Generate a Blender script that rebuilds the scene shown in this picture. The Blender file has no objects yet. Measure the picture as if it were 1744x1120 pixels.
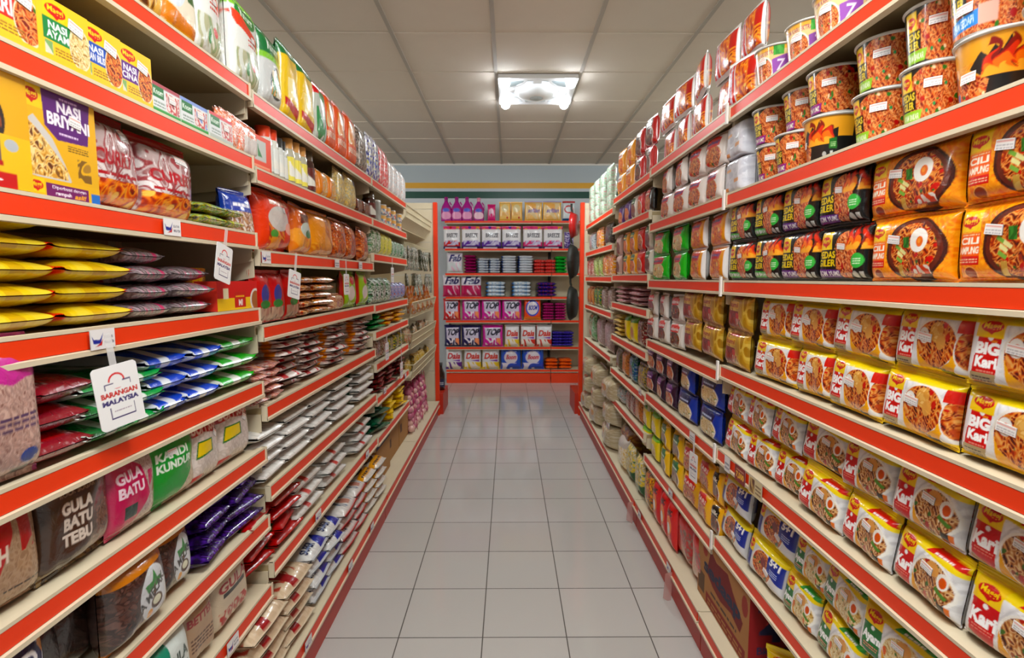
import bpy, math, random
import numpy as np
from mathutils import Matrix
random.seed(7); RNG = np.random.default_rng(11)
SC = bpy.context.scene; COL = SC.collection
# ---------------------------------------------------------------- camera, light, exposure
FPX, PITCH, YAW, CAMZ = 906.4, .0952, .0058, 1.30
cd = bpy.data.cameras.new('camera'); cam = bpy.data.objects.new('camera', cd); COL.objects.link(cam); SC.camera = cam
cd.sensor_width = 36; cd.lens = FPX / 1744 * 36; cd.clip_start = .02
cam.location = (0, 0, CAMZ); cam.rotation_euler = (math.pi/2 - PITCH, 0, -YAW)
cd.dof.use_dof = True; cd.dof.focus_distance = 1.25; cd.dof.aperture_fstop = 9
w = bpy.data.worlds.new('world'); SC.world = w; w.use_nodes = True
w.node_tree.nodes['Background'].inputs[0].default_value = (.80, .88, 1, 1)
w.node_tree.nodes['Background'].inputs[1].default_value = .10
SC.view_settings.view_transform = 'Standard'; SC.view_settings.look = 'None'; SC.view_settings.gamma = 1
SC.view_settings.use_curve_mapping = False; SC.view_settings.exposure = 0.0
SC.cycles.max_bounces = 8; SC.cycles.diffuse_bounces = 4; SC.cycles.glossy_bounces = 3; SC.cycles.use_denoising = True
SC.cycles.sample_clamp_indirect = 4
def area(name, loc, sx, sy, watts, col=(.97, 1, .99), rot=(0, 0, 0)):
    l = bpy.data.lights.new(name, 'AREA'); l.shape = 'RECTANGLE'; l.size = sx; l.size_y = sy; l.energy = watts; l.color = col
    o = bpy.data.objects.new(name, l); COL.objects.link(o); o.location = loc; o.rotation_euler = rot; return o
def point(name, loc, watts, r=.10, col=(.97, 1, .98)):
    l = bpy.data.lights.new(name, 'POINT'); l.shadow_soft_size = r; l.energy = watts; l.color = col
    o = bpy.data.objects.new(name, l); COL.objects.link(o); o.location = loc; return o
area('ceiling_area_light', (.05, .45, 2.66), 1.0, .5, 30)
area('ceiling_area_light', (.05, -1.3, 2.66), 1.2, .6, 32)
area('ceiling_area_light', (.209, 4.2, 2.60), .4, .4, 22, (.93, 1, 1))  # added lamp under the fan to brighten the far end; no panel there
for lx, ly, lw in ((.209, .60, 26), (.209, -2.4, 26), (-2.8, .9, 34), (2.8, .9, 34), (-2.8, 4.4, 52), (2.8, 4.4, 52)): point('unseen_point_light', (lx, ly, 2.50), lw)  # unseen lamps; those over the side aisles are added to even the ceiling
# ---------------------------------------------------------------- materials
def lin(c):
    if isinstance(c, str): c = [int(c[i:i+2], 16) for i in (0, 2, 4)]
    c = np.asarray(c, float)/255
    return np.where(c <= .04045, c/12.92, ((c+.055)/1.055)**2.4)
def mat(name, col=None, rough=.5, metal=0, spec=.5, coat=0, bump=0, bscale=60, emit=None, trans=0, alpha=1, vary=0):
    m = bpy.data.materials.new(name); m.use_nodes = True; nt = m.node_tree; b = nt.nodes['Principled BSDF']
    b.inputs['Roughness'].default_value = rough; b.inputs['Metallic'].default_value = metal
    b.inputs['Specular IOR Level'].default_value = spec; b.inputs['Coat Weight'].default_value = coat; b.inputs['Coat Roughness'].default_value = .12
    b.inputs['Transmission Weight'].default_value = trans; b.inputs['Alpha'].default_value = alpha
    tc = nt.nodes.new('ShaderNodeTexCoord')
    if col is None:
        a = nt.nodes.new('ShaderNodeAttribute'); a.attribute_name = 'art'; nt.links.new(a.outputs['Color'], b.inputs['Base Color'])
    else:
        c = lin(col); b.inputs['Base Color'].default_value = (*c, 1)
        if vary:
            n = nt.nodes.new('ShaderNodeTexNoise'); n.inputs['Scale'].default_value = 9; nt.links.new(tc.outputs['Object'], n.inputs['Vector'])
            mx = nt.nodes.new('ShaderNodeMix'); mx.data_type = 'RGBA'; nt.links.new(n.outputs['Fac'], mx.inputs[0])
            mx.inputs[6].default_value = (*(c*(1-vary)), 1); mx.inputs[7].default_value = (*np.minimum(c*(1+vary), 1), 1); nt.links.new(mx.outputs[2], b.inputs['Base Color'])
    if bump:
        n = nt.nodes.new('ShaderNodeTexNoise'); n.inputs['Scale'].default_value = bscale; n.inputs['Detail'].default_value = 3; n.inputs['Distortion'].default_value = .8
        nt.links.new(tc.outputs['Object'], n.inputs['Vector'])
        bp = nt.nodes.new('ShaderNodeBump'); bp.inputs['Strength'].default_value = bump; bp.inputs['Distance'].default_value = .004
        nt.links.new(n.outputs['Fac'], bp.inputs['Height']); nt.links.new(bp.outputs[0], b.inputs['Normal'])
    if emit:
        b.inputs['Emission Color'].default_value = (*lin(emit[0]), 1); b.inputs['Emission Strength'].default_value = emit[1]
    return m
M = dict(
    film=mat('printed_film', rough=.27, coat=.45, bump=.5, bscale=42),
    clear=mat('clear_film_bag', rough=.22, coat=.8, bump=.7, bscale=45),
    foil=mat('gold_foil', rough=.3, metal=.35, coat=.5, bump=.8, bscale=26),
    card=mat('printed_card', rough=.42, coat=.1),
    kraft=mat('kraft_carton', rough=.7, bump=.1),
    cup=mat('printed_cup', rough=.3, coat=.4),
    glass=mat('bottle_plastic', rough=.12, coat=.6),
    cream=mat('cream_steel', 'd4c6aa', .45, vary=.04), okick=mat('orange_kick', 'e03c0c', .4), under=mat('shaded_cream_steel', 'a8946c', .55, vary=.05),  # under: cream darkened, shelf shade put into undersides and back panels
    red=mat('red_strip', 'e83808', .42, spec=.4), kick=mat('red_kick', 'b82a10', .42, vary=.08), slot=mat('slot_dark', '2a211b', .7),
    tile=None, white=mat('white_paint', 'e8e6e0', .6), ceil=mat('ceiling_board', 'd2c8ba', .85, vary=.02), bar=mat('shaded_ceiling_bar', 'a9a297', .6),
    wire=mat('cream_wire', 'd8cba8', .4), plastic=mat('clear_strip', 'e8e8e8', .2, alpha=.45), flag=mat('pink_film', 'd8a8a0', .3, alpha=.45), tag=mat('tag_card', rough=.35),
    bulb=mat('bulb', 'ffffff', .4, emit=('eef6ff', 85)), fan=mat('white_plastic', 'e9ecec', .35), fang=mat('grey_plastic', 'a9b3b4', .5),
    black=mat('black_rubber', '1d211b', .6), chrome=mat('chrome', 'c8c8c8', .2, metal=1), wall=None)
def floor_mat():
    m = bpy.data.materials.new('floor_tiles'); m.use_nodes = True; nt = m.node_tree; b = nt.nodes['Principled BSDF']; N = nt.nodes.new; L = nt.links.new
    g = N('ShaderNodeNewGeometry'); mp = N('ShaderNodeMapping'); L(g.outputs['Position'], mp.inputs['Vector'])
    k = .3057; mp.inputs['Location'].default_value = (.4019/k, -1.8208/k, 0); mp.inputs['Scale'].default_value = (1/k, 1/k, 1)
    br = N('ShaderNodeTexBrick'); br.offset = 0; br.inputs['Scale'].default_value = 1; br.inputs['Brick Width'].default_value = 1; br.inputs['Row Height'].default_value = 1
    br.inputs['Mortar Size'].default_value = .008; br.inputs['Mortar Smooth'].default_value = .3; br.inputs['Bias'].default_value = 0
    br.inputs['Color1'].default_value = (*lin('bdbab6'), 1); br.inputs['Color2'].default_value = (*lin('b7b4b0'), 1); br.inputs['Mortar'].default_value = (*lin('4f4a44'), 1)
    L(mp.outputs[0], br.inputs['Vector'])
    n = N('ShaderNodeTexNoise'); n.inputs['Scale'].default_value = 3; L(g.outputs['Position'], n.inputs['Vector'])
    mx = N('ShaderNodeMix'); mx.data_type = 'RGBA'; mx.blend_type = 'MULTIPLY'; mx.inputs[0].default_value = .25
    L(br.outputs['Color'], mx.inputs[6]); L(n.outputs['Color'], mx.inputs[7]); L(br.outputs['Color'], b.inputs['Base Color'])
    mr = N('ShaderNodeMapRange'); L(br.outputs['Fac'], mr.inputs[0]); mr.inputs[3].default_value = .11; mr.inputs[4].default_value = .7; L(mr.outputs[0], b.inputs['Roughness'])
    bp = N('ShaderNodeBump'); bp.inputs['Strength'].default_value = .25; bp.inputs['Distance'].default_value = -.002; L(br.outputs['Fac'], bp.inputs['Height']); L(bp.outputs[0], b.inputs['Normal'])
    b.inputs['Specular IOR Level'].default_value = .5
    return m
M['tile'] = floor_mat()
def wall_mat():
    m = bpy.data.materials.new('striped_wall'); m.use_nodes = True; nt = m.node_tree; b = nt.nodes['Principled BSDF']; N = nt.nodes.new; L = nt.links.new
    g = N('ShaderNodeNewGeometry'); s = N('ShaderNodeSeparateXYZ'); L(g.outputs['Position'], s.inputs[0])
    r = N('ShaderNodeValToRGB'); r.color_ramp.interpolation = 'CONSTANT'; mr = N('ShaderNodeMapRange'); L(s.outputs['Z'], mr.inputs[0]); mr.inputs[1].default_value = 2.0; mr.inputs[2].default_value = 3.0
    L(mr.outputs[0], r.inputs[0]); e = r.color_ramp.elements; e[0].position = 0; e[0].color = (*lin('c6ced6'), 1); e[1].position = .312; e[1].color = (*lin('0b4a3c'), 1)
    for p, c in ((.397, 'c6ced6'), (.434, 'e3a92c'), (.507, 'b4c0c8')):
        x = e.new(p); x.color = (*lin(c), 1)
    L(r.outputs[0], b.inputs['Base Color']); b.inputs['Roughness'].default_value = .35
    return m
M['wall'] = wall_mat()
# ---------------------------------------------------------------- mesh building
class MB:
    def __init__(s): s.v = []; s.f = []; s.c = []; s.m = []; s.n = 0
    def add(s, v, f, c, mi=0):
        v = np.asarray(v, float).reshape(-1, 3); f = np.asarray(f, int)
        c = np.asarray(c, float)
        if c.ndim == 1: c = np.tile(c, (len(v), 1))
        s.v.append(v); s.f.append(f+s.n); s.c.append(c.reshape(-1, 3)); s.m.append(np.full(len(f), mi)); s.n += len(v); return s
    def grid(s, P, c, mi=0, flip=False):
        h, w_ = P.shape[:2]; i = np.arange((h-1)*w_).reshape(h-1, w_)[:, :-1].ravel()
        q = np.stack([i, i+1, i+w_+1, i+w_], 1)
        if flip: q = q[:, ::-1]
        return s.add(P.reshape(-1, 3), q, c, mi)
    def box(s, x0, x1, y0, y1, z0, z1, c=(.5, .5, .5), mi=0):
        v = [(x, y, z) for z in (z0, z1) for y in (y0, y1) for x in (x0, x1)]
        return s.add(v, [(0, 2, 3, 1), (4, 5, 7, 6), (0, 1, 5, 4), (2, 6, 7, 3), (0, 4, 6, 2), (1, 3, 7, 5)], c, mi)
    def prism(s, prof, y0, y1, c=(.5, .5, .5), mi=0):   # x,z profile (CCW) along y
        n = len(prof); v = [(x, y0, z) for x, z in prof] + [(x, y1, z) for x, z in prof]
        s.add(v, [(i, (i+1) % n, n+(i+1) % n, n+i) for i in range(n)], c, mi)
        for k in (0, n):
            for i in range(1, n-1): s.add([v[k], v[k+i], v[k+i+1]], [(0, 1, 2)] if 1 else [], c, mi)
        return s
    def lathe(s, prof, seg=24, c=(.5, .5, .5), ox=0, oy=0, mi=0):
        a = np.linspace(0, 2*np.pi, seg+1); p = np.asarray(prof, float)
        P = np.stack([ox+p[:, :1]*np.sin(a), oy-p[:, :1]*np.cos(a), np.repeat(p[:, 1:], seg+1, 1)], 2)
        return s.grid(P, c, mi)
    def tube(s, pts, r, c=(.5, .5, .5), seg=8, mi=0):
        pts = np.asarray(pts, float)
        for a, b in zip(pts[:-1], pts[1:]):
            d = b-a; L = np.linalg.norm(d); d = d/L; u = np.cross(d, (0, 0, 1) if abs(d[2]) < .9 else (1, 0, 0)); u /= np.linalg.norm(u); v_ = np.cross(d, u)
            t = np.linspace(0, 2*np.pi, seg+1); ring = r*(np.cos(t)[:, None]*u + np.sin(t)[:, None]*v_)
            s.grid(np.stack([a+ring, b+ring]), c, mi)
        return s
    def mesh(s, name, mats, smooth=True):
        me = bpy.data.meshes.new(name); V = np.concatenate(s.v); C_ = np.concatenate(s.c)
        q = [f for f in s.f]; loops = np.concatenate([f.ravel() for f in q]); tot = np.concatenate([np.full(len(f), f.shape[1]) for f in q])
        me.vertices.add(len(V)); me.vertices.foreach_set('co', V.ravel().astype('f')); me.loops.add(len(loops)); me.loops.foreach_set('vertex_index', loops.astype('i'))
        me.polygons.add(len(tot)); st = np.concatenate([[0], np.cumsum(tot)[:-1]]); me.polygons.foreach_set('loop_start', st.astype('i')); me.polygons.foreach_set('loop_total', tot.astype('i'))
        me.polygons.foreach_set('material_index', np.concatenate(s.m).astype('i')); me.polygons.foreach_set('use_smooth', np.full(len(tot), smooth))
        a = me.color_attributes.new('art', 'FLOAT_COLOR', 'POINT'); a.data.foreach_set('color', np.concatenate([C_, np.ones((len(C_), 1))], 1).ravel().astype('f'))
        for m in (mats if isinstance(mats, (list, tuple)) else [mats]): me.materials.append(m)
        me.update(); me.validate(); return me
def ob(name, me, parent=None):
    o = bpy.data.objects.new(name, me); COL.objects.link(o)
    if parent: o.parent = parent
    return o
def tagit(o, label, cat, group=None):
    n = len(label.split())
    if n > 16: print('LONG LABEL', n, label)
    o['label'] = label; o['category'] = cat
    if group: o['group'] = group
    return o
def struct(name, mb, m, parent=None, smooth=False):
    o = ob(name, mb.mesh(name, m, smooth), parent)
    if not parent: o['kind'] = 'structure'
    return o
# ---------------------------------------------------------------- printed artwork, drawn in code onto vertex grids
_T = {}
def text_tris(s, bold):
    k = (s, bold)
    if k not in _T:
        cu = bpy.data.curves.new('t', 'FONT'); cu.body = s; cu.resolution_u = 3; cu.offset = bold
        o = bpy.data.objects.new('t', cu); COL.objects.link(o); dg = bpy.context.evaluated_depsgraph_get(); me = o.evaluated_get(dg).to_mesh()
        me.calc_loop_triangles(); v = np.array([x.co[:2] for x in me.vertices]); t = np.array([x.vertices[:] for x in me.loop_triangles])
        _T[k] = v[t] if len(t) else None
        o.evaluated_get(dg).to_mesh_clear(); bpy.data.objects.remove(o); bpy.data.curves.remove(cu)
    return _T[k]
def field(x, y, f, seed, n=6):
    r = np.random.default_rng(seed); out = 0
    for _ in range(n):
        a = r.uniform(0, 6.28); k = f*r.uniform(.6, 1.5); out = out + np.sin(k*(x*np.cos(a)+y*np.sin(a))+r.uniform(0, 6.28))
    return out/n**.5
class Cv:
    K = 2
    def __init__(s, w_, h, bg, asp=1.5):
        s.w, s.h, s.asp = w_, h, asp; K = s.K; s.a = np.empty((h*K, w_*K, 3)); s.a[:] = lin(bg)
        s.u, s.v = np.meshgrid((np.arange(w_*K)+.5)/(w_*K), (np.arange(h*K)+.5)/(h*K)); s.fx = s.u*asp
    def put(s, m, c): s.a[m] = lin(c)
    def r(s, x0, y0, x1, y1, c, sh=0):
        uu = s.u - sh*(s.v-y0); s.put((uu >= x0) & (uu <= x1) & (s.v >= y0) & (s.v <= y1), c); return s
    def e(s, x, y, rx, ry, c): s.put(((s.u-x)/rx)**2+((s.v-y)/ry)**2 <= 1, c); return s
    def p(s, pts, c):
        m = np.zeros(s.u.shape, bool); n = len(pts)
        for i in range(n):
            (x0, y0), (x1, y1) = pts[i], pts[(i+1) % n]
            if y0 == y1: continue
            cr = ((s.v >= min(y0, y1)) & (s.v < max(y0, y1))) & (s.u < x0+(s.v-y0)*(x1-x0)/(y1-y0)); m ^= cr
        s.put(m, c); return s
    def t(s, txt, x0, y0, x1, y1, c, b=.015, sh=0, rot=0):
        T = text_tris(txt, b)
        if T is None: return s
        P = T.reshape(-1, 2); lo, hi = P.min(0), P.max(0); Q = (T-lo)/(hi-lo)
        Q = np.stack([Q[..., 0]*(x1-x0)+x0+sh*(Q[..., 1])*(x1-x0), Q[..., 1]*(y1-y0)+y0], -1)
        if rot:
            cx, cy = (x0+x1)/2, (y0+y1)/2; dx = (Q[..., 0]-cx)*s.asp; dy = Q[..., 1]-cy; ca, sa = math.cos(rot), math.sin(rot)
            Q = np.stack([cx+(dx*ca-dy*sa)/s.asp, cy+dx*sa+dy*ca], -1)
        H_, W_ = s.u.shape; col = lin(c)
        for tr in Q:
            i0 = max(int(tr[:, 0].min()*W_-1), 0); i1 = min(int(tr[:, 0].max()*W_+2), W_); j0 = max(int(tr[:, 1].min()*H_-1), 0); j1 = min(int(tr[:, 1].max()*H_+2), H_)
            if i1 <= i0 or j1 <= j0: continue
            U, V = s.u[j0:j1, i0:i1], s.v[j0:j1, i0:i1]; (ax, ay), (bx, by), (cx_, cy_) = tr
            d1 = (U-ax)*(by-ay)-(V-ay)*(bx-ax); d2 = (U-bx)*(cy_-by)-(V-by)*(cx_-bx); d3 = (U-cx_)*(ay-cy_)-(V-cy_)*(ax-cx_)
            m = ((d1 >= 0) & (d2 >= 0) & (d3 >= 0)) | ((d1 <= 0) & (d2 <= 0) & (d3 <= 0)); s.a[j0:j1, i0:i1][m] = col
        return s
    def noise(s, m, pal, f, seed, mix=None):
        x, y = s.fx, s.v; wx = .35*field(x, y, f*.5, seed+1)/f*6; n = field(x+wx, y-wx, f, seed, 5)
        idx = np.clip(((n+1.6)/3.2*len(pal)).astype(int), 0, len(pal)-1); P = np.array([lin(c) for c in pal]); s.a[m] = P[idx][m]
        if mix:
            for k, (c, th, ff) in enumerate(mix):
                s.a[m & (field(x, y, ff, seed+50+k*7, 5) > th)] = lin(c)
        return s
    def nr(s, x0, y0, x1, y1, pal, f=40, seed=1, mix=None): return s.noise((s.u >= x0) & (s.u <= x1) & (s.v >= y0) & (s.v <= y1), pal, f, seed, mix)
    def food(s, x, y, rx, ry, kind='kari', rim=None, seed=1):
        if rim: s.e(x, y, rx*1.09, ry*1.11, rim)
        m = ((s.u-x)/rx)**2+((s.v-y)/ry)**2 <= 1; f = 62
        pal, mix = FOOD[kind]; return s.noise(m, pal, f, seed, mix)
    def egg(s, x, y, r, ry=None):
        ry = ry or r*s.asp; m = ((s.u-x)/r)**2+((s.v-y)/ry)**2 + .12*field(s.fx, s.v, 14, 5) <= 1; s.put(m, 'f3efe9'); s.e(x+r*.15, y-ry*.12, r*.42, ry*.42, 'e8761c'); s.e(x+r*.1, y-ry*.05, r*.2, ry*.2, 'f29a3a'); return s
    def maggi(s, x0, y0, x1, y1, yel='f6cf18'):
        if yel: s.r(x0, y0, x1, y1, yel)
        cx, cy, rx, ry = (x0+x1)/2, (y0+y1)/2, (x1-x0)*.42, (y1-y0)*.33
        s.e(cx, cy, rx, ry, 'cf1a12'); s.p([(cx-rx*.4, cy-ry*.8), (cx+rx*.4, cy-ry*.8), (cx+rx*.1, cy-ry*1.4)], 'cf1a12'); s.t('Maggi', cx-rx*.75, cy-ry*.5, cx+rx*.78, cy+ry*.62, 'f8d820', .02); return s
    def lines(s, x0, y0, x1, y1, c, n=3, seed=0):
        r = np.random.default_rng(seed); H_ = (y1-y0)/n
        for k in range(n):
            x = x0
            while x < x1:
                l = r.uniform(.03, .1)*(x1-x0)*2.2; s.r(x, y0+k*H_, min(x+l, x1), y0+k*H_+H_*.5, c); x += l+.03*(x1-x0)
        return s
    def warp(s, a, b):
        n = s.a.shape[1]; u = (np.arange(n)+.5)/n; src = np.where(u < b, u*a/b, a+(u-b)*(1-a)/(1-b)); s.a = s.a[:, np.clip((src*n).astype(int), 0, n-1)]; return s
    def out(s):
        K = s.K; a = s.a.reshape(s.h, K, s.w, K, 3).mean((1, 3)); L = a.mean(2, keepdims=True); return np.clip(L+(a-L)*1.05, .002, 1)**1.14
FOOD = dict(
    kari=(['5a1c0a', '9c3010', 'c8541c', 'dd8a3c', 'e8ac62', 'b03a12', '7a2410'], [('c81e10', 1.15, 22), ('41662a', 1.35, 26), ('f1e3c4', 1.6, 24)]),
    pedas=(['6a1a0a', 'a83614', 'd0602a', 'e08a48', 'ecae74', 'bc4418', '80240e'], [('3f7a26', 1.35, 24), ('b81410', 1.25, 20), ('f4d9b0', 1.55, 26)]),
    ayam=(['9a7238', 'd0aa60', 'e6cf94', 'f0e2b8', 'c8964a', 'e8d6a4'], [('4a8030', 1.3, 22), ('d8661c', 1.5, 20), ('f6efdc', 1.3, 24)]),
    dark=(['1c0c08', '4a2010', '7c3a1a', 'a85a2a', '602814'], [('a82014', 1.2, 22), ('3c6a2a', 1.4, 24), ('d8c094', 1.5, 26)]),
    kari2=(['4a1c0e', '84461f', 'b0703c', 'd0a068', 'e4c496', '9c5028', '64301a'], [('b82c18', 1.3, 22), ('4c7030', 1.3, 26), ('f1e3c4', 1.5, 24)]),
    rice=(['8a5a20', 'd8a040', 'e8c070', 'f0dca0', 'b87830', '6a3a18'], [('c83018', 1.2, 18), ('3a8a3a', 1.3, 20), ('f4ead0', 1.3, 22), ('4a2818', 1.3, 20)]),
    snack=(['a83008', 'd85a10', 'ee8420', 'f4a83c', 'c84810'], [('f6c860', 1.2, 20), ('8a2408', 1.3, 24)]),
    pinkr=(['a88880', 'c8a498', 'b89890', 'd8b8ac', '987068'], None), brown=(['4a2a20', '6a4030', '7c5040', '5a3428'], None),
    veg=(['c8d0b8', 'e0e0d0', '98a880', 'b8b898'], [('c83820', 1.3, 16), ('3c8a34', 1.1, 18), ('e8a030', 1.4, 20)]))
# ---------------------------------------------------------------- product builders (local frame: x right, front at -y, z up, base at 0)
def pill_pts(W, H, T, w_, h, seal, p, q, wr, seed, side, lying, pinch=.05):
    U = np.linspace(-1, 1, w_)[None, :]; V = np.linspace(-1, 1, h)[:, None]; sb, st = seal
    lo, hi = -1+2*sb, 1-2*st; s_ = np.clip((V-(lo+hi)/2)/((hi-lo)/2), -1, 1); pu = (1-np.abs(U)**p)**.5; pv = (1-np.abs(s_)**q)**.5
    t = T/2*pu*pv; X, Y = U*W/2, (V+1)*H/2
    inside = np.minimum(pu, pv)
    wr_ = field(X, Y, 55, seed, 5)*wr*inside + field(X*1.6, Y*.5, 120, seed+3, 5)*wr*.55*np.exp(-(1-np.abs(s_))*5)*inside
    t = t + wr_*(1 if side > 0 else .8)
    crimp = np.where((V < lo) | (V > hi), np.sin(V*h*.9)*.0006, 0) + (1-pv)*field(X, Y*0, 26, seed+9, 4)*W*.022
    x = X*(1-pinch*pv*(1-np.abs(U)**4*.2)); d = side*(t+.0008)+crimp
    if lying: return np.stack([x, Y+0*x-H/2+field(X, Y*0, 20, seed+4)*W*.012*(1-pv), T/2+d+0*x], 2)
    z = Y + 0*x + field(X, Y*0, 30, seed+5, 3)*W*.010*(np.abs(V) > .9)
    return np.stack([x, -d+0*x, z], 2)
def pillow(kind, W, H, T, cv, seal=(.05, .06), p=4, q=4, wr=.0024, m='film', lying=False, back=None, split=True, seed=3, pinch=.05, part='wrapper', sticker=None, turn=True):
    if lying:
        p, q = (p, q) if (p, q) == (4, 5) else (7, 7); seal = (min(seal[0], .03), min(seal[1], .03))
    a = cv.out(); h, w_ = a.shape[:2]
    if lying and turn:
        a2 = np.ascontiguousarray(a.transpose(1, 0, 2)); n1, n2 = a2.shape[:2]; mb = MB(); Fs = []
        for sd_, k in ((1, 1), (-1, 2)):
            G = pill_pts(H, W, T, n2, n1, (.035, .035), 3, 7, wr, seed+k, sd_, True, .02)[:, :, [1, 0, 2]]; Fs.append(G)
        root = ob(kind, None) if split else None; j0, j1 = max(2, int(n1*.06)), n1-1-max(2, int(n1*.06))
        for nm, a0, a1 in (((part, j0, j1), ('crimped_seal', 0, j0), ('crimped_seal', j1, n1-1)) if split else (('', 0, n1-1),)):
            mb = MB(); mb.grid(Fs[0][a0:a1+1], a2[a0:a1+1], flip=True); mb.grid(Fs[1][a0:a1+1], a2[a0:a1+1])
            if not split: return ob(kind, mb.mesh(kind, M[m]))
            ob(nm, mb.mesh(nm, M[m]), root)
        return root
    F = pill_pts(W, H, T, w_, h, seal, p, q, wr, seed, 1, lying, pinch); st = 3
    B = pill_pts(W, H, T, w_, h, seal, p, q, wr, seed+1, -1, lying, pinch)[::st, ::st]; bc = a[::st, ::st] if back is None else np.broadcast_to(lin(back), B.shape)
    if w_ % st != 1 or h % st != 1:
        B = pill_pts(W, H, T, w_//st+1, h//st+1, seal, p, q, wr, seed+1, -1, lying, pinch); bc = a[(np.linspace(0, h-1, B.shape[0])).astype(int)][:, (np.linspace(0, w_-1, B.shape[1])).astype(int)] if back is None else np.broadcast_to(lin(back), B.shape)
    if not split:
        mb = MB(); mb.grid(F, a); mb.grid(B, bc, flip=True); return ob(kind, mb.mesh(kind, M[m]))
    root = ob(kind, None); j0, j1 = int(h*seal[0]), int(h*(1-seal[1]))
    parts = [(part, j0, j1)]
    if j0 >= 2: parts.append(('crimped_seal', 0, j0))
    if h-1-j1 >= 2: parts.append(('crimped_seal', j1, h-1))
    for nm, a0, a1 in parts:
        mb = MB(); mb.grid(F[a0:a1+1], a[a0:a1+1]); b0, b1 = int(round(a0/(h-1)*(B.shape[0]-1))), int(round(a1/(h-1)*(B.shape[0]-1)))
        if b1 > b0: mb.grid(B[b0:b1+1], bc[b0:b1+1], flip=True)
        ob(nm, mb.mesh(nm, M[m]), root)
    if sticker: put_sticker(root, F, sticker, lying)
    return root
_st = {}
def sticker_mesh(cols=16, rows=8, w_=.034, h=.016):
    k = (w_, h)
    if k not in _st:
        c = Cv(24, 12, 'f6f4f2', 2).r(.06, .72, .94, .84, 'e8a8a0').lines(.08, .12, .92, .62, 'b8b4b8', 2, 5)
        _st[k] = (c.out(),)
    return _st[k][0]
def put_sticker(root, F, spec, lying=False):
    u, v, w_, h, rot = (tuple(spec)+(.030, .014, 0))[:5] if len(spec) == 2 else spec
    hh, ww = F.shape[:2]; a = sticker_mesh(); n, mm = a.shape[:2]
    W = F[:, :, 0].max()-F[:, :, 0].min(); ax = 1 if lying else 2; Hh = F[:, :, ax].max()-F[:, :, ax].min()
    gx, gy = np.meshgrid(np.linspace(-.5, .5, mm)*w_, np.linspace(-.5, .5, n)*h); ca, sa = math.cos(rot), math.sin(rot)
    X, Y = gx*ca-gy*sa, gx*sa+gy*ca
    iu = np.clip((u+X/W)*(ww-1), 0, ww-1.01); iv = np.clip((v+Y/Hh)*(hh-1), 0, hh-1.01); i, j = iu.astype(int), iv.astype(int); fu, fv = (iu-i)[..., None], (iv-j)[..., None]
    P = (F[j, i]*(1-fu)*(1-fv)+F[j, i+1]*fu*(1-fv)+F[j+1, i]*(1-fu)*fv+F[j+1, i+1]*fu*fv)
    P = P + (np.array([0, 0, .0016]) if lying else np.array([0, -.0016, 0])); mb = MB(); mb.grid(P, a)
    e = P - (np.array([0, 0, .0012]) if lying else np.array([0, -.0012, 0])); mb.grid(e[::n-1], (.8, .8, .8))
    mb.grid(np.stack([P[0], e[0]]), (.8, .8, .8)); mb.grid(np.stack([P[-1], e[-1]]), (.8, .8, .8)); ob('price_sticker', mb.mesh('price_sticker', M['tag']), root)
def boxpack(kind, W, H, D, cv, side='d8b020', top=None, m='card', cvs=None, cvt=None, part='carton_body', sticker=None, single=False, lid=False):
    a = cv.out(); h, w_ = a.shape[:2]; mb = MB()
    x, z = np.meshgrid(np.linspace(-W/2, W/2, w_), np.linspace(0, H, h)); F = np.stack([x, 0*x-D/2, z], 2); mb.grid(F, a)
    c = lin(side); ct = lin(top or side)
    def face(P0, du, dv, cc, canvas=None):
        P0, du, dv = map(np.asarray, (P0, du, dv))
        if canvas is None: mb.add([P0, P0+du, P0+du+dv, P0+dv], [(0, 1, 2, 3)], cc)
        else:
            b = canvas.out(); s_, t = np.meshgrid(np.linspace(0, 1, b.shape[1]), np.linspace(0, 1, b.shape[0])); mb.grid(P0+s_[..., None]*du+t[..., None]*dv, b)
    face((W/2, -D/2, 0), (0, D, 0), (0, 0, H), c, cvs); face((-W/2, D/2, 0), (0, -D, 0), (0, 0, H), c, cvs)
    face((W/2, D/2, 0), (-W, 0, 0), (0, 0, H), c); face((-W/2, -D/2, H), (W, 0, 0), (0, D, 0), ct, cvt); face((-W/2, D/2, 0), (W, 0, 0), (0, -D, 0), c)
    if single: return ob(kind, mb.mesh(kind, M[m], False))
    root = ob(kind, None); ob(part, mb.mesh(part, M[m], False), root)
    if sticker: put_sticker(root, F, sticker)
    return root
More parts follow.
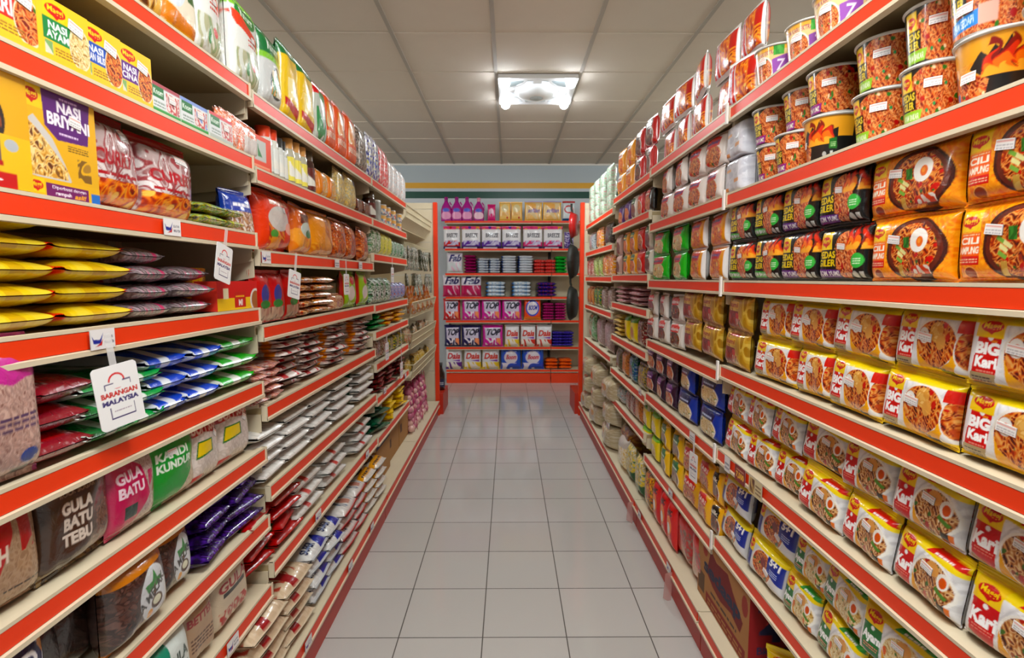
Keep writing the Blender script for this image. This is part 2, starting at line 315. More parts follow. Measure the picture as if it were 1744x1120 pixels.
def cup(kind, R, H, cv, bg='1a1a18', lidc='e8e4e0', rb=.8, sticker=None, part='cup_body', rimc='c9c7c2'):
    a = cv.out(); h, w_ = a.shape[:2]; A = math.radians(105); th = np.linspace(-A, A, w_); ex = np.linspace(A, 2*np.pi-A, 12)
    z = np.linspace(.004, H-.004, h); r = R*(rb+(1-rb)*z/H)
    P = np.stack([r[:, None]*np.sin(th), -r[:, None]*np.cos(th), np.repeat(z[:, None], w_, 1)], 2)
    P2 = np.stack([r[:, None]*np.sin(ex), -r[:, None]*np.cos(ex), np.repeat(z[:, None], 12, 1)], 2)[::4]; root = ob(kind, None)
    mb = MB(); mb.grid(P, a); mb.grid(P2, lin(bg)); mb.lathe([(0.001, .003), (R*rb-.004, .003), (R*rb, 0), (R*rb, .005)], 28, lin(lidc)); ob(part, mb.mesh(part, M['cup']), root)
    mb = MB(); mb.lathe([(R-.001, H-.006), (R+.003, H-.005), (R+.0035, H-.002), (R+.001, H)], 36, lin(rimc)); mb.lathe([(R+.001, H), (R-.006, H-.002), (.001, H-.0015)], 36, lin(lidc)); ob('lid', mb.mesh('lid', M['cup']), root)
    if sticker:
        u, v = sticker[:2]; t = (u-.5)*2*A; rr = R*(rb+(1-rb)*v)+.0012; g, k = np.meshgrid(np.linspace(-.5, .5, 24)*.032/R+t, np.linspace(-.5, .5, 12)*.015+v*H)
        S = np.stack([rr*np.sin(g), -rr*np.cos(g), k], 2); mb = MB(); mb.grid(S, sticker_mesh()); ob('price_sticker', mb.mesh('price_sticker', M['tag']), root)
    return root
def bottle(kind, prof, cv, z0, z1, body, capprof, capc, seg=20, m='glass', sx=1, sy=1, handle=None):
    root = ob(kind, None); mb = MB(); mb.lathe(prof, seg, lin(body))
    if handle: mb.tube(handle, .008, lin(body))
    V = mb
    for i in range(len(V.v)): V.v[i] = V.v[i]*np.array([sx, sy, 1])
    ob('bottle_body', mb.mesh('b', M[m]), root)
    if cv:
        a = cv.out(); h, w_ = a.shape[:2]; A = math.radians(80); th = np.linspace(-A, A, w_); z = np.linspace(z0, z1, h); p = np.array(prof); r = np.interp(z, p[:, 1], p[:, 0])+.0008
        P = np.stack([r[:, None]*np.sin(th)*sx, -r[:, None]*np.cos(th)*sy, np.repeat(z[:, None], w_, 1)], 2); l = MB(); l.grid(P, a); ob('label', l.mesh('label', M['card']), root)
    c = MB(); c.lathe(capprof, seg, lin(capc)); ob('cap', c.mesh('cap', M['card']), root); return root
def single(root):
    return root
# ---------------------------------------------------------------- designs
def flame(c, x0, y0, x1, y1, cols=('8c1c0c', 'd83a14', 'f07a20', 'f8b040'), n=4, seed=3):
    U = (c.u-x0)/(x1-x0); V = (c.v-y0)/(y1-y0)
    for k, col in enumerate(cols):
        w1 = .10*np.sin(V*7+seed)+.05*field(U, V, 9, seed+k); hgt = (1-k*.24)*(.45+.55*np.abs(np.sin((U+w1)*np.pi*n))**.8)*np.clip(np.minimum(U, 1-U)*6, 0, 1)**.5
        c.put((U > 0) & (U < 1) & (V > -.02) & (V < hgt) & (field(U+w1, V*.5, 16, seed+9) < 1.1), col)
    return c
def big_kari():
    c = Cv(150, 104, 'e9e8ea', 1.55); c.r(0, 0, 1, .10, 'f2cf2c'); c.nr(.27, .5, .9, .88, ['dedde0', 'ececee', 'f4f4f5'], 30, 9)
    c.food(.60, .47, .30, .34, 'kari', 'f0ece4', 2); c.p([(.30, .42), (.36, .26), (.48, .16), (.60, .125), (.72, .15), (.84, .24), (.90, .42), (.95, .3), (.86, .06), (.34, .06)], 'f2b21c')
    c.e(.41, .57, .075, .12, 'f3f0ea'); c.e(.415, .55, .042, .07, 'd9601a'); c.e(.60, .64, .10, .15, 'e2ab58'); c.noise(((c.u-.60)/.10)**2+((c.v-.64)/.15)**2 < .8, ['e8b868', 'dba04c', 'f0c880'], 40, 4); c.e(.68, .5, .07, .11, 'e0a452'); c.e(.78, .58, .03, .06, 'c6281a')
    c.food(1.02, .45, .13, .3, 'kari', 'f0ece4', 5)
    c.p([(.08, .18), (.10, .74), (.27, .74), (.25, .18)], 'd01a1c'); c.p([(.05, .04), (.07, .2), (.25, .2), (.23, .02)], 'b8a47c'); c.lines(.08, .06, .22, .17, '5a4a38', 3, 3)
    c.t('BIG', .09, .44, .262, .60, 'ffffff', .06); c.t('Kari', .10, .27, .255, .42, 'ffffff', .05); c.e(.19, .66, .02, .04, 'f0f0f0'); c.r(.2, .60, .24, .63, 'e88a1c'); c.lines(.12, .215, .24, .26, 'f0a090', 1, 5)
    c.r(0, .83, 1, 1, 'f5dc2e'); c.r(.07, .66, .28, .96, 'f5cf14'); c.maggi(.08, .69, .28, .91); c.r(.88, .66, 1, .84, 'd42a1a'); c.lines(.56, .12, .78, .16, '6a4a10', 1, 9); c.r(.70, .04, .88, .12, '2c2420'); return c.warp(0.28, 0.37)
def kari(panel='cc1c22', txt='Kari', fd='kari2', ban='d8221c', sd=1):
    c = Cv(120, 92, 'e4e3e4', 1.45); c.nr(.25, .2, 1, .88, ['d8d7d8', 'e6e5e6', 'efeff0'], 26, 19); c.food(.63, .40, .33, .31, fd, 'f4f1ea', 20+sd)
    c.p([(.28, .38), (.36, .2), (.5, .09), (.7, .06), (.9, .12), (.9, .02), (.3, .02)], 'e7a82c'); c.e(.82, .52, .09, .12, 'f2eee6'); c.e(.83, .51, .055, .08, 'd8601c'); c.e(.62, .60, .12, .10, 'dfa35a'); c.p([(.72, .36), (.9, .28), (.92, .33), (.75, .42)], '5c8a3a')
    c.p([(.08, .14), (.06, .68), (.27, .62), (.25, .06)], panel); c.t(txt, .075, .28, .262, .48, 'ffffff', .05); c.e(.17, .55, .02, .035, 'f0f0f0'); c.lines(.1, .2, .24, .28, 'e89080', 2, 5); c.p([(.06, .02), (.08, .15), (.25, .06), (.24, 0)], 'a89c8c')
    c.p([(0, .70), (.3, .78), (1, .70), (1, 1), (0, 1)], 'f5dc2a'); c.r(.05, .60, .27, .90, 'f3cb16'); c.maggi(.06, .62, .27, .88); c.p([(.42, .79), (.8, .81), (1, .77), (.97, .87), (.5, .89)], ban); c.lines(.55, .81, .85, .85, 'ffffff', 1, 7); c.r(.80, .08, .9, .2, '4a3c30'); c.r(.9, .1, .95, .2, 'e07a20'); return c.warp(0.27, 0.38)
def cili():
    c = Cv(160, 110, 'f08a14', 1.6); c.nr(0, 0, 1, 1, ['ee8210', 'f29a22', 'f7aa30', 'ef8a16'], 70, 3)
    c.e(.60, .46, .37, .47, '4a1c14'); c.e(.60, .46, .34, .44, '6a2a1c'); c.food(.60, .46, .30, .39, 'kari', None, 8); c.egg(.68, .60, .11, .18)
    for k, (x, y) in enumerate([(.36, .52), (.38, .42), (.37, .34), (.42, .46)]): c.p([(x, y), (x+.015, y+.05), (x+.09, y-.03), (x+.07, y-.07)], 'e4e0a0' if k % 2 else '7fae4a')
    c.nr(.47, .5, .55, .66, ['2c6a24', '3f8a34'], 60, 4); c.nr(.40, .08, .46, .26, ['c8a04c', 'd8b868'], 30, 5); c.nr(.62, .12, .84, .24, ['e8d8d0', 'd84a20', 'f0e8e0'], 40, 6)
    c.r(.02, .3, .2, .62, 'ef6c14'); c.r(.02, .22, .2, .33, 'd2231a'); c.t('CILI', .05, .48, .19, .57, 'fff4e0', .035); c.t('KAMPUNG', .03, .36, .195, .45, 'fff4e0', .035); c.lines(.04, .25, .19, .31, 'f8d0b0', 2, 3)
    c.lines(.06, .59, .19, .62, 'fbd8a8', 1, 1); c.r(.025, .64, .195, .9, 'f6cf1a'); c.maggi(.03, .66, .19, .87); c.e(.14, .12, .045, .085, 'f2b060'); c.e(.14, .12, .038, .07, '9a3a18'); return c.warp(0.2, 0.28)
def pedas(v='6b2a8c', t2='TOM YUMZ', g=0):
    c = Cv(104, 88, '141210', 1.35); c.food(.56, .46, .27, .42, 'pedas', None, 30+g)
    flame(c, .58, .56, 1.0, 1.0, n=3, seed=2+g)
    c.r(.05, .58, .27, .9, 'f6cf18'); c.maggi(.06, .6, .26, .86); c.r(.03, .24, .33, .58, '181613'); c.t('PEDAS', .05, .42, .32, .55, 'f2d42a', .03); c.t('GILER', .05, .27, .32, .40, 'f2d42a', .03)
    c.p([(.02, .06), (.04, .23), (.42, .2), (.40, .05)], v); c.t(t2, .06, .1, .38, .19, 'f4f0ff', .02); c.e(.84, .36, .11, .13, '3ab04a'); c.lines(.77, .3, .91, .42, 'd8f0d0', 3, 4); c.e(.80, .12, .05, .06, 'c8c8c4'); c.r(.88, .07, .94, .17, 'b8b8b4'); return c.warp(0.34, 0.46)
def gold():
    c = Cv(90, 80, 'b08a2c', 1.3); c.nr(0, 0, 1, 1, ['c89a2c', 'd8b040', 'e8c860', 'b88a20'], 14, 3); c.nr(.1, .06, .62, .55, ['7a1814', 'a0241c', '8a2a18', 'b84028'], 22, 6); c.r(.1, .62, .62, .8, 'eec030'); c.t('ibumi', .14, .64, .6, .78, 'b01818', .03); c.e(.56, .42, .08, .09, 'd83a2c'); c.nr(.5, .1, .72, .35, ['e8d8c0', 'c84a20', '3a8a30'], 30, 5); c.r(.3, .86, .7, .93, 'a82018'); return c
def blue51():
    c = Cv(110, 88, 'dcdcde', 1.45); c.r(0, 0, .16, .8, '27348c'); c.food(.48, .42, .27, .34, 'kari', 'eee8e0', 41); c.e(.50, .52, .08, .12, '8c1c1c'); c.e(.62, .36, .07, .08, 'f2ede6')
    c.p([(.62, .42), (.60, .86), (.98, .86), (.98, .3)], '1f3a9c'); c.t('5+1', .66, .62, .92, .8, 'ffffff', .05); c.lines(.7, .42, .9, .56, 'b8c8f0', 3, 2); c.r(0, .78, 1, 1, 'f3dc28'); c.r(.02, .54, .18, .9, 'f3cb16'); c.maggi(.03, .57, .18, .86); return c.warp(0.18, 0.22)
def noodle(bg, pic='kari', top=None, logo=None, lc='2c3a8c', txt='sedaap', vert=False, sd=1, panel=None, seal=None, w_=64, h=60, lay=0):
    c = Cv(w_, h, bg, 1.1)
    if panel: c.r(.06, .05, .94, .95, panel)
    if lay == 1: c.r(.30, .1, .97, .9, 'd0402c'); c.nr(.36, .12, .97, .84, FOOD[pic][0], 30, sd, FOOD[pic][1]); c.r(.8, .5, .97, .9, 'c8281c')
    elif lay == 2: c.r(.30, .08, .92, .62, 'd8a060'); c.food(.6, .35, .33, .27, pic, None, sd+60)
    else: c.food(.5, .36, .38, .30, pic, 'efe8de' if sd % 2 else None, sd+60)
    if top: c.r(0, .84, 1, 1, top); c.r(0, 0, 1, .07, top)
    if logo and not txt: c.p([(.15, .62), (.22, .88), (.6, .93), (.85, .82), (.8, .62)], logo); c.lines(.25, .68, .75, .8, lc, 1, sd)
    elif logo:
        if vert: c.r(.06, .08, .40, .9, 'e8e0e8'); c.r(.1, .1, .36, .88, logo); c.t(txt, -.12, .42, .60, .58, 'e8e4f8', .04, rot=1.57)
        else: c.p([(.15, .62), (.22, .88), (.6, .93), (.85, .82), (.8, .62)], logo); c.t(txt, .2, .67, .8, .8, lc, .03)
    return c
def cupart(kind):
    c = Cv(170, 66, '1c1a18', 3.0)
    if kind == 'g' or kind == 'p':
        c.food(.62, .5, .30, .52, 'pedas', None, 5 if kind == 'g' else 9); c.r(.80, 0, 1, 1, '1c1a18'); c.food(.80, .42, .07, .4, 'pedas', None, 6); c.nr(.72, .8, .8, .98, ['b81c18', '1c1a18'], 26, 4)
        c.r(.24, .6, .38, .93, 'f6cf40'); c.maggi(.25, .62, .38, .9); c.r(.24, .26, .42, .6, '1a1916'); c.t('PEDAS', .25, .43, .41, .57, 'f2d84a', .03); c.t('GILER', .26, .27, .40, .41, 'f2d84a', .03)
        k = '9ac83a' if kind == 'g' else '9c2a90'; c.p([(.23, .04), (.23, .24), (.48, .24), (.46, .04)], k); c.t('AYAM BAKAR' if kind == 'g' else 'TOM YUMZ', .25, .08, .45, .19, 'f0f8e0', .02)
        for x, y in ((.5, .7), (.58, .3), (.66, .62), (.52, .2)): c.e(x, y, .012, .035, '2f9a5c')
    elif kind == 'y':
        c.r(0, 0, 1, 1, 'e8a838'); c.food(.45, .22, .26, .34, 'pedas', None, 12); c.nr(.2, .4, .5, .62, ['e89830', 'f0b048', 'e8a03c'], 30, 8); c.p([(.52, 0), (.55, .3), (.42, .52), (.5, .75), (.54, .66), (.58, .8), (.62, .7), (.66, .9), (.70, .6), (.84, .7), (.84, 0)], '262322'); c.r(.80, 0, 1, .5, '20201e')
        flame(c, .50, .36, .82, .92, n=3, seed=5); c.p([(.76, .24), (.76, .46), (.83, .48), (.84, .22)], '2f7a2c'); c.lines(.775, .28, .825, .4, 'b8e0a0', 3, 2); c.e(.71, .12, .022, .06, 'b0b0ae'); c.r(.77, .06, .8, .18, 'c8c8c4'); c.r(.24, .02, .30, .22, '2a7fd0'); c.r(.22, .3, .26, .6, '3c3a44'); c.r(.26, .26, .29, .5, 'b06a60')
    elif kind == 'b':
        c.r(0, 0, 1, 1, 'e8843a'); c.food(.6, .5, .4, .6, 'pedas', None, 14); c.r(.24, .42, .42, .9, '22211f'); c.t('PEDAS', .25, .64, .41, .82, 'f2d84a', .03); c.t('GILER', .26, .44, .40, .60, 'f2d84a', .03); c.p([(.22, .06), (.24, .26), (.52, .36), (.5, .12)], '2a90dc'); c.t('AYAM SEDAPI', .26, .13, .47, .26, 'd8f0ff', .02, rot=.1); c.r(.5, .1, .62, .4, 'e8b8a8')
    else:
        c.r(0, 0, 1, 1, 'e6cf98'); c.r(0, .86, 1, 1, 'e4b04a'); c.t('TOM KARI EKTRA', .28, .76, .62, .88, 'b0506a', .02); c.e(.45, .36, .15, .40, 'f0e8e0'); c.food(.45, .36, .13, .36, 'pedas', None, 15); c.p([(.60, .1), (.58, .62), (.80, .75), (.82, .1)], 'a060b8'); c.t('Z', .64, .3, .74, .6, 'f0e0f8', .02); c.nr(.60, .72, .72, .98, ['3a9a3a', '58b04a'], 30, 3); c.r(.84, 0, 1, 1, '7a2a80'); c.r(.22, .05, .27, .7, 'd83c28')
    return c
def maggibox(pc, txt, fd='pedas', yel='f0c83c'):
    c = Cv(96, 80, yel, .95); c.r(.10, .34, .62, .68, pc); c.t('NASI', .2, .52, .55, .64, 'f2f4f8', .03) if txt != 'KARI' else None
    c.t(txt, .16, .38, .58, .5 if txt != 'KARI' else .62, 'f4f4f4', .03); c.food(.80, .42, .2, .32, fd, 'e8dcc0', 31); c.maggi(.12, .68, .58, .97); c.r(0, 0, 1, .1, 'f0c43c'); c.lines(.3, .14, .75, .28, 'a8782c', 3, 3); c.nr(.12, .12, .26, .32, ['f0f0e0', 'd8d8c8', '88b070'], 20, 4); return c
def knorr(bg, low='2f9a3c'):
    c = Cv(64, 40, 'dfe2e4', 1.7); c.r(0, 0, 1, .16, low); c.r(0, .86, 1, 1, bg); c.r(.05, .5, .42, .88, '1f7a3c'); c.t('Knorr', .08, .6, .4, .78, 'e8f4e8', .02); c.nr(.5, .18, .96, .8, ['e8d8d8', 'c84848', 'e8e0d8', bg], 18, 6); c.lines(.08, .22, .45, .44, '8a9a90', 2, 3); return c
def briyani():
    c = Cv(110, 140, 'e6b41c', .75); c.p([(0, .98), (.02, .6), (.12, .66), (.35, .5), (.5, .3), (.58, .16), (.5, .12), (.0, .16)], 'cfcac4'); c.noise(((c.v < .62-.85*(c.u)**1.3) & (c.v > .165) & (c.u < .53)), FOOD['rice'][0], 95, 5, FOOD['rice'][1])
    c.r(0, .72, .26, .92, 'f0cc20'); c.maggi(0, .74, .22, .9); c.p([(.24, .9), (.26, .6), (.42, .5), (.86, .52), (.92, .90)], '64207a'); c.t('NASI', .44, .74, .78, .84, 'f4ecf4', .04); c.t('BRIYANI', .30, .62, .90, .73, 'f4ecf4', .04); c.lines(.45, .555, .72, .585, 'e0c8e8', 1, 3)
    c.t('by Brand', .5, .855, .74, .885, 'd0a8dc', .01) if 0 else None; c.lines(.48, .855, .74, .885, 'd0a8dc', 1, 2); c.lines(.56, .43, .86, .49, '6a4a10', 3, 6); c.nr(.68, .18, .88, .38, ['d8a83c', '8a6420', 'e6b41c', 'b08430'], 24, 7)
    c.r(0, 0, 1, .15, 'e8b820'); c.r(.22, .0, .82, .115, '7a2068'); c.t('Diperbuat dengan', .3, .065, .78, .1, 'f0e0f0', .02); c.t('rempah', .34, .012, .56, .052, 'f0e0f0', .03); c.t('asli!', .6, .012, .76, .055, 'f2b030', .03, .15); c.maggi(.0, .02, .2, .14); c.r(.86, 0, 1, .09, '2a78c8'); return c
def traybox():
    c = Cv(80, 120, 'e2ae20', .65); c.e(.2, .55, .48, .32, '2a1a14'); c.noise(((c.u-.2)/.44)**2+((c.v-.55)/.29)**2 < 1, FOOD['dark'][0], 80, 6, FOOD['dark'][1]); c.p([(0, .16), (0, .5), (.6, .44), (1, .44), (1, 0), (0, 0)], 'e8c024'); c.r(0, .2, .6, .4, '7a6058'); c.r(0, .24, .4, .34, 'e8e4e2'); c.r(0, .18, .62, .22, 'b81818'); c.r(0, 0, .78, .13, 'c8181c'); c.t('dengan', .05, .075, .5, .12, 'f0c8c0', .02); c.t('seger', .0, .015, .55, .07, 'ffffff', .03, .1); c.e(.74, .36, .09, .05, 'b8bcc0'); return c
def clearbag(hdr='b81c24', txt='CURRY PUFF', low='snack', body=('9c6a6c', 'c8b4b4', 'a04a50', 'e4dcdc', 'b89a9a'), tc='b02030', w_=80, h=86):
    c = Cv(w_, h, body[0], .9); c.nr(0, 0, 1, 1, list(body), 26, 5); c.r(0, .86, 1, 1, hdr); c.nr(.05, .0, .95, .30, FOOD[low][0], 46, 8, FOOD[low][1]) if low else None; c.r(0, 0, 1, .05, hdr); c.t(txt, .12, .44, .88, .6, tc, .04); c.lines(.15, .34, .85, .4, tc, 1, 4); c.r(.55, .72, .78, .84, 'e8e8e8'); return c  # palest body tones paint film glints into the colour
def yellow_flat():
    c = Cv(90, 60, 'd8bc2c', 1.6); c.nr(0, 0, 1, 1, ['c8a420', 'd8bc2c', 'dcc440'], 10, 3); c.nr(.15, .3, .8, .95, ['d8a020', 'b06a18', 'e8d048', 'c8c0b0'], 14, 4); c.r(0, 0, .06, 1, 'd83818'); c.r(.94, 0, 1, 1, 'd83818'); c.r(.02, .5, .2, .8, '2a2a4c'); return c
def flat(base, stripe=None, txt=None, tc='ffffff', end=None, tone=None, w_=64, h=56, box=None):
    c = Cv(w_, h, base, 1.1)
    if tone: c.nr(0, 0, 1, 1, tone, 12, 7)
    if stripe:
        for (x0, y0, x1, y1, col) in stripe: c.r(x0, y0, x1, y1, col)
    if end: c.r(0, 0, 1, .12, end); c.r(0, .9, 1, 1, end)
    if txt: c.t(txt, *(box or (.2, .35, .8, .6)), tc, .04)
    return c
def standbag(base, tone=None, items=(), w_=84, h=96):
    c = Cv(w_, h, base, .85)
    if tone: c.nr(0, 0, 1, 1, tone, 52, 7)
    for it in items: getattr(c, it[0])(*it[1:])
    return c
def deterg(bg, txt, tc, kind='top', w_=54, h=60):
    c = Cv(w_, h, bg, .95)
    if kind == 'top': c.p([(.16, .28), (.12, .86), (.86, .88), (.88, .3), (.5, .2)], 'd0c8dc'); c.t(txt, .14, .52, .84, .82, tc, .06, .15); c.nr(.15, .08, .9, .40, [bg, 'f0e8f0', bg, 'f09a6a'], 14, 3)
    elif kind == 'fab': c.r(0, .52, 1, 1, 'ddd6e0'); c.t(txt, .12, .56, .88, .9, tc, .05, .2); c.nr(.3, .08, .9, .5, [bg, 'e8b8d0', bg, 'f4e8f0'], 10, 4)
    elif kind == 'breeze': c.r(0, .3, 1, .86, 'e8e6ea'); c.t(txt, .22, .5, .86, .68, tc, .03); c.nr(.0, .86, 1, 1, [bg, 'e84a8c', 'f0a030', '3aa0c8'], 10, 4); c.r(0, 0, 1, .12, '3a1c64'); c.r(.1, .02, .8, .08, 'e8e0f0'); c.nr(.1, .15, .9, .36, ['b0a8d0', bg, 'c8c0e0', 'e0dcf0'], 16, 5)
    elif kind == 'daia': c.p([(0, .35), (.05, 1), (1, 1), (1, .3)], 'dedce0'); c.t(txt, .12, .48, .9, .76, tc, .04, .1); c.nr(0, 0, 1, .34, [bg, bg, 'f0e8e0'], 10, 6); c.p([(.4, .42), (.9, .46), (.9, .36)], '8a4ab0')
    elif kind == 'boom': c.e(.5, .55, .4, .36, '3a5ac8'); c.e(.5, .55, .33, .29, 'e0d8e0'); c.t(txt, .26, .46, .76, .68, tc, .04, .1); c.r(0, 0, 1, .15, 'e88a20') if bg == 'e8581c' else c.nr(0, 0, 1, .3, ['c82858', 'e8e0f0', '2a50c0'], 10, 5)
    elif kind == 'soft': c.nr(.1, .1, .9, .9, ['ecc078', 'e8d0a0', 'f0b868'], 8, 4); c.t(txt, .18, .42, .84, .64, tc, .03, .1); c.r(0, .94, 1, 1, 'a0a0d0')
    return c
# ---------------------------------------------------------------- setting
def plane_box(name, x0, x1, y0, y1, z0, z1, m): return struct(name, MB().box(x0, x1, y0, y1, z0, z1), m)
WY = 6.92; CH = 2.742
plane_box('floor', -4.2, 4.2, -4, WY, -.05, 0, M['tile']); plane_box('wall_back', -4.2, 4.2, WY, WY+.1, 0, CH, M['wall'])
plane_box('wall_left', -4.3, -4.2, -4, WY, 0, CH, M['white']); plane_box('wall_right', 4.2, 4.3, -4, WY, 0, CH, M['white'])
plane_box('ceiling', -4.2, 4.2, -4, WY, CH, CH+.05, M['ceil'])
g = MB(); x = -1.2912-.6*5
while x < 4.2:
    g.box(x-.012, x+.012, -4, WY-.012, CH-.006, CH+.001); x += .6
struct('trim_1', g, M['bar'])  # lengthwise bars darker than crossbars: their shading is put into the colour
g = MB(); y = 3.2992-.6*12
while y < WY:
    g.box(-4.2, 4.2, y-.008, y+.008, CH-.004, CH+.001); y += .6
struct('trim_2', g, M['ceil']); struct('trim_3', MB().box(-4.2, 4.2, WY-.02, WY, CH-.022, CH), M['white'])
# ---------------------------------------------------------------- shelving
SIDE = {'L': -1, 'R': 1}
def bay(side, y0, y1, tops, label, base=True, group='aisle shelving bays', xl=.70, depth=.40, baskets=()):
    s = SIDE[side]; cx = s*(xl+depth); cy = (y0+y1)/2
    root = ob('shelving_bay', None); root.location = (cx, cy, 0); tagit(root, label, 'shelves', group)
    def P(name, mb, m, par=root, smooth=False):
        for i in range(len(mb.v)):
            v = mb.v[i]; v[:, 0] = s*v[:, 0]-cx; v[:, 1] -= cy
            if s < 0: mb.f[i] = mb.f[i][:, ::-1]
        return ob(name, mb.mesh(name, m, smooth), par)
    a, b = y0+.003, y1-.003; B = xl+depth
    g = MB(); z = .16
    while z < 1.84:
        g.box(B-.012, B-.002, a, b, z, min(z+.277, 1.86)); z += .28
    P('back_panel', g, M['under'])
    for yy in (a, b-.03): P('upright', MB().box(B-.03, B-.001, yy, yy+.03, 0, 1.87), M['cream'])
    g = MB().box(.66, B-.03, a, b, .115, .148); g.box(.654, .662, a, b, .144, .150).box(.650, .662, a, b, .100, .108); bd = P('base_deck', g, M['cream'])
    P('price_strip', MB().box(.656, .660, a+.006, b-.006, .108, .144), M['red'], bd); P('kick_plate', MB().box(.668, .684, a, b, 0, .114), M['kick'])
    for t in tops:
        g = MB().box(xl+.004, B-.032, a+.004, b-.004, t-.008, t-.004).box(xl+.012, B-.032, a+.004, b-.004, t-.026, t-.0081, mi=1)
        g.prism([(xl-.006, t-.046), (xl+.012, t-.046), (xl+.012, t), (xl-.001, t), (xl-.001, t-.006), (xl+.006, t-.008), (xl+.006, t-.036), (xl-.006, t-.038)], a+.002, b-.002)
        for yy in (a+.001, b-.007): g.box(xl-.004, xl+.01, yy, yy+.006, t-.046, t)
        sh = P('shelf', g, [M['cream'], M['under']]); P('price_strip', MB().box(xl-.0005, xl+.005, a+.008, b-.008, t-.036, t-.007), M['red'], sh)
        for yy in (a+.001, b-.004):
            g = MB(); pr = [(xl+.014, t-.026), (xl+.014, t-.078), (xl+.10, t-.095), (B-.03, t-.12), (B-.03, t-.026)]; g.prism(pr, yy, yy+.003); P('side_bracket', g, M['cream'], sh)
    if side == 'R' and base:
        for t in tops:
            if 1.7 < y1 < 1.8: P('joint_clip', MB().box(xl-.012, xl-.006, b-.006, b+.006, t-.052, t+.012), M['white'])
    return root
LB = [(.24, 1.50, [1.822, 1.632, 1.425, 1.218, 1.010, .819, .617, .408]), (1.50, 2.77, [1.810, 1.608, 1.380, 1.166, .935, .696, .462]),
      (2.77, 3.68, [1.810, 1.608, 1.430, 1.162, 1.020, .850, .668, .45]), (3.68, 4.93, [])]
RB = [(.47, 1.742, [1.838, 1.570, 1.293, 1.016, .735, .430]), (1.742, 2.68, [1.838, 1.569, 1.293, .995, .722, .400]),
      (2.68, 3.62, [1.828, 1.638, 1.322, 1.142, .924, .696, .500]), (3.62, 4.90, [1.775, 1.534, 1.314, 1.067, .760])]
W4 = ['nearest the camera', 'second from the camera', 'third from the camera', 'at the far end']
for k, (a, b, t) in enumerate(LB): bay('L', a, b, t, 'cream shelving bay with red price strips, left of aisle, '+W4[k] if t else 'cream shelving bay with wire baskets at far left end of aisle')
for k, (a, b, t) in enumerate(RB): bay('R', a, b, t, 'cream shelving bay with red price strips, right of aisle, '+W4[k])
def clipset(side, y, z): pass
def back_unit(x0, x1, label):
    yf = 6.54; root = ob('wall_shelving_unit', None); cx = (x0+x1)/2; root.location = (cx, yf, 0); tagit(root, label, 'shelves', 'shelving on the back wall')
    def P(name, mb, m, par=root):
        for i in range(len(mb.v)): mb.v[i] = mb.v[i]-np.array([cx, yf, 0])
        return ob(name, mb.mesh(name, m, False), par)
    a, b = x0+.004, x1-.004
    P('back_panel', MB().box(a, b, yf+.35, yf+.36, .1, 2.02), M['cream'])
    for xx in (a, b-.012): P('upright', MB().box(xx, xx+.012, yf+.32, yf+.349, 0, 2.05), M['slot'])
    P('kick_plate', MB().box(a, b, yf, yf+.015, 0, .125), M['okick'])
    for t in (.168, .452, .782, 1.072, 1.360, 1.658, 1.990):
        g = MB().box(a, b, yf-.004, yf+.32, t-.03, t-.004).box(a, b, yf-.012, yf-.004, t-.034, t-.026)
        sh = P('shelf', g, M['cream']); P('price_strip', MB().box(a, b, yf-.012, yf-.004, t-.024, t), M['red'], sh)
for a, b, l in ((-1.55, -.78, 'red fronted wall shelving behind the left gondola end, mostly hidden'), (-.78, .52, 'wide red fronted wall shelving at aisle end, left of the upright gap'), (.52, 1.75, 'red fronted wall shelving at aisle end, right of the upright gap')):
    if a > -1.5: back_unit(a, b, l)
for s, nm in ((-1, 'left'), (1, 'right')):
    xe = .665 if s < 0 else .80; root = ob('end_shelving_unit', None); root.location = (s*1.2, 5.15, 0)
    tagit(root, 'beige backed end unit with red edge closing the '+nm+' shelving row', 'shelves', 'end units')
    def Q(name, mb, m):
        for i in range(len(mb.v)):
            v = mb.v[i]; v[:, 0] = s*v[:, 0]-s*1.2; v[:, 1] -= 5.15
            if s < 0: mb.f[i] = mb.f[i][:, ::-1]
        return ob(name, mb.mesh(name, m, False), root)
    xe = .66; g = MB(); z = .13
    while z < 1.95: g.box(xe+.035, 1.70, 4.962, 4.975, z, min(z+.297, 1.985)); z += .30
    Q('back_panel', g, M['cream']); Q('upright', MB().box(xe, xe+.035, 4.955, 5.01, 0, 1.99), M['red']); Q('upright', MB().box(1.70, 1.735, 4.955, 5.01, 0, 1.99), M['red'])
    Q('base_deck', MB().box(xe-.03, 1.73, 5.012, 5.42, 0, .20), M['kick'])
    for t in (.55, .9, 1.25, 1.6): Q('shelf', MB().box(xe+.04, 1.70, 4.98, 5.33, t-.03, t), M['cream'])
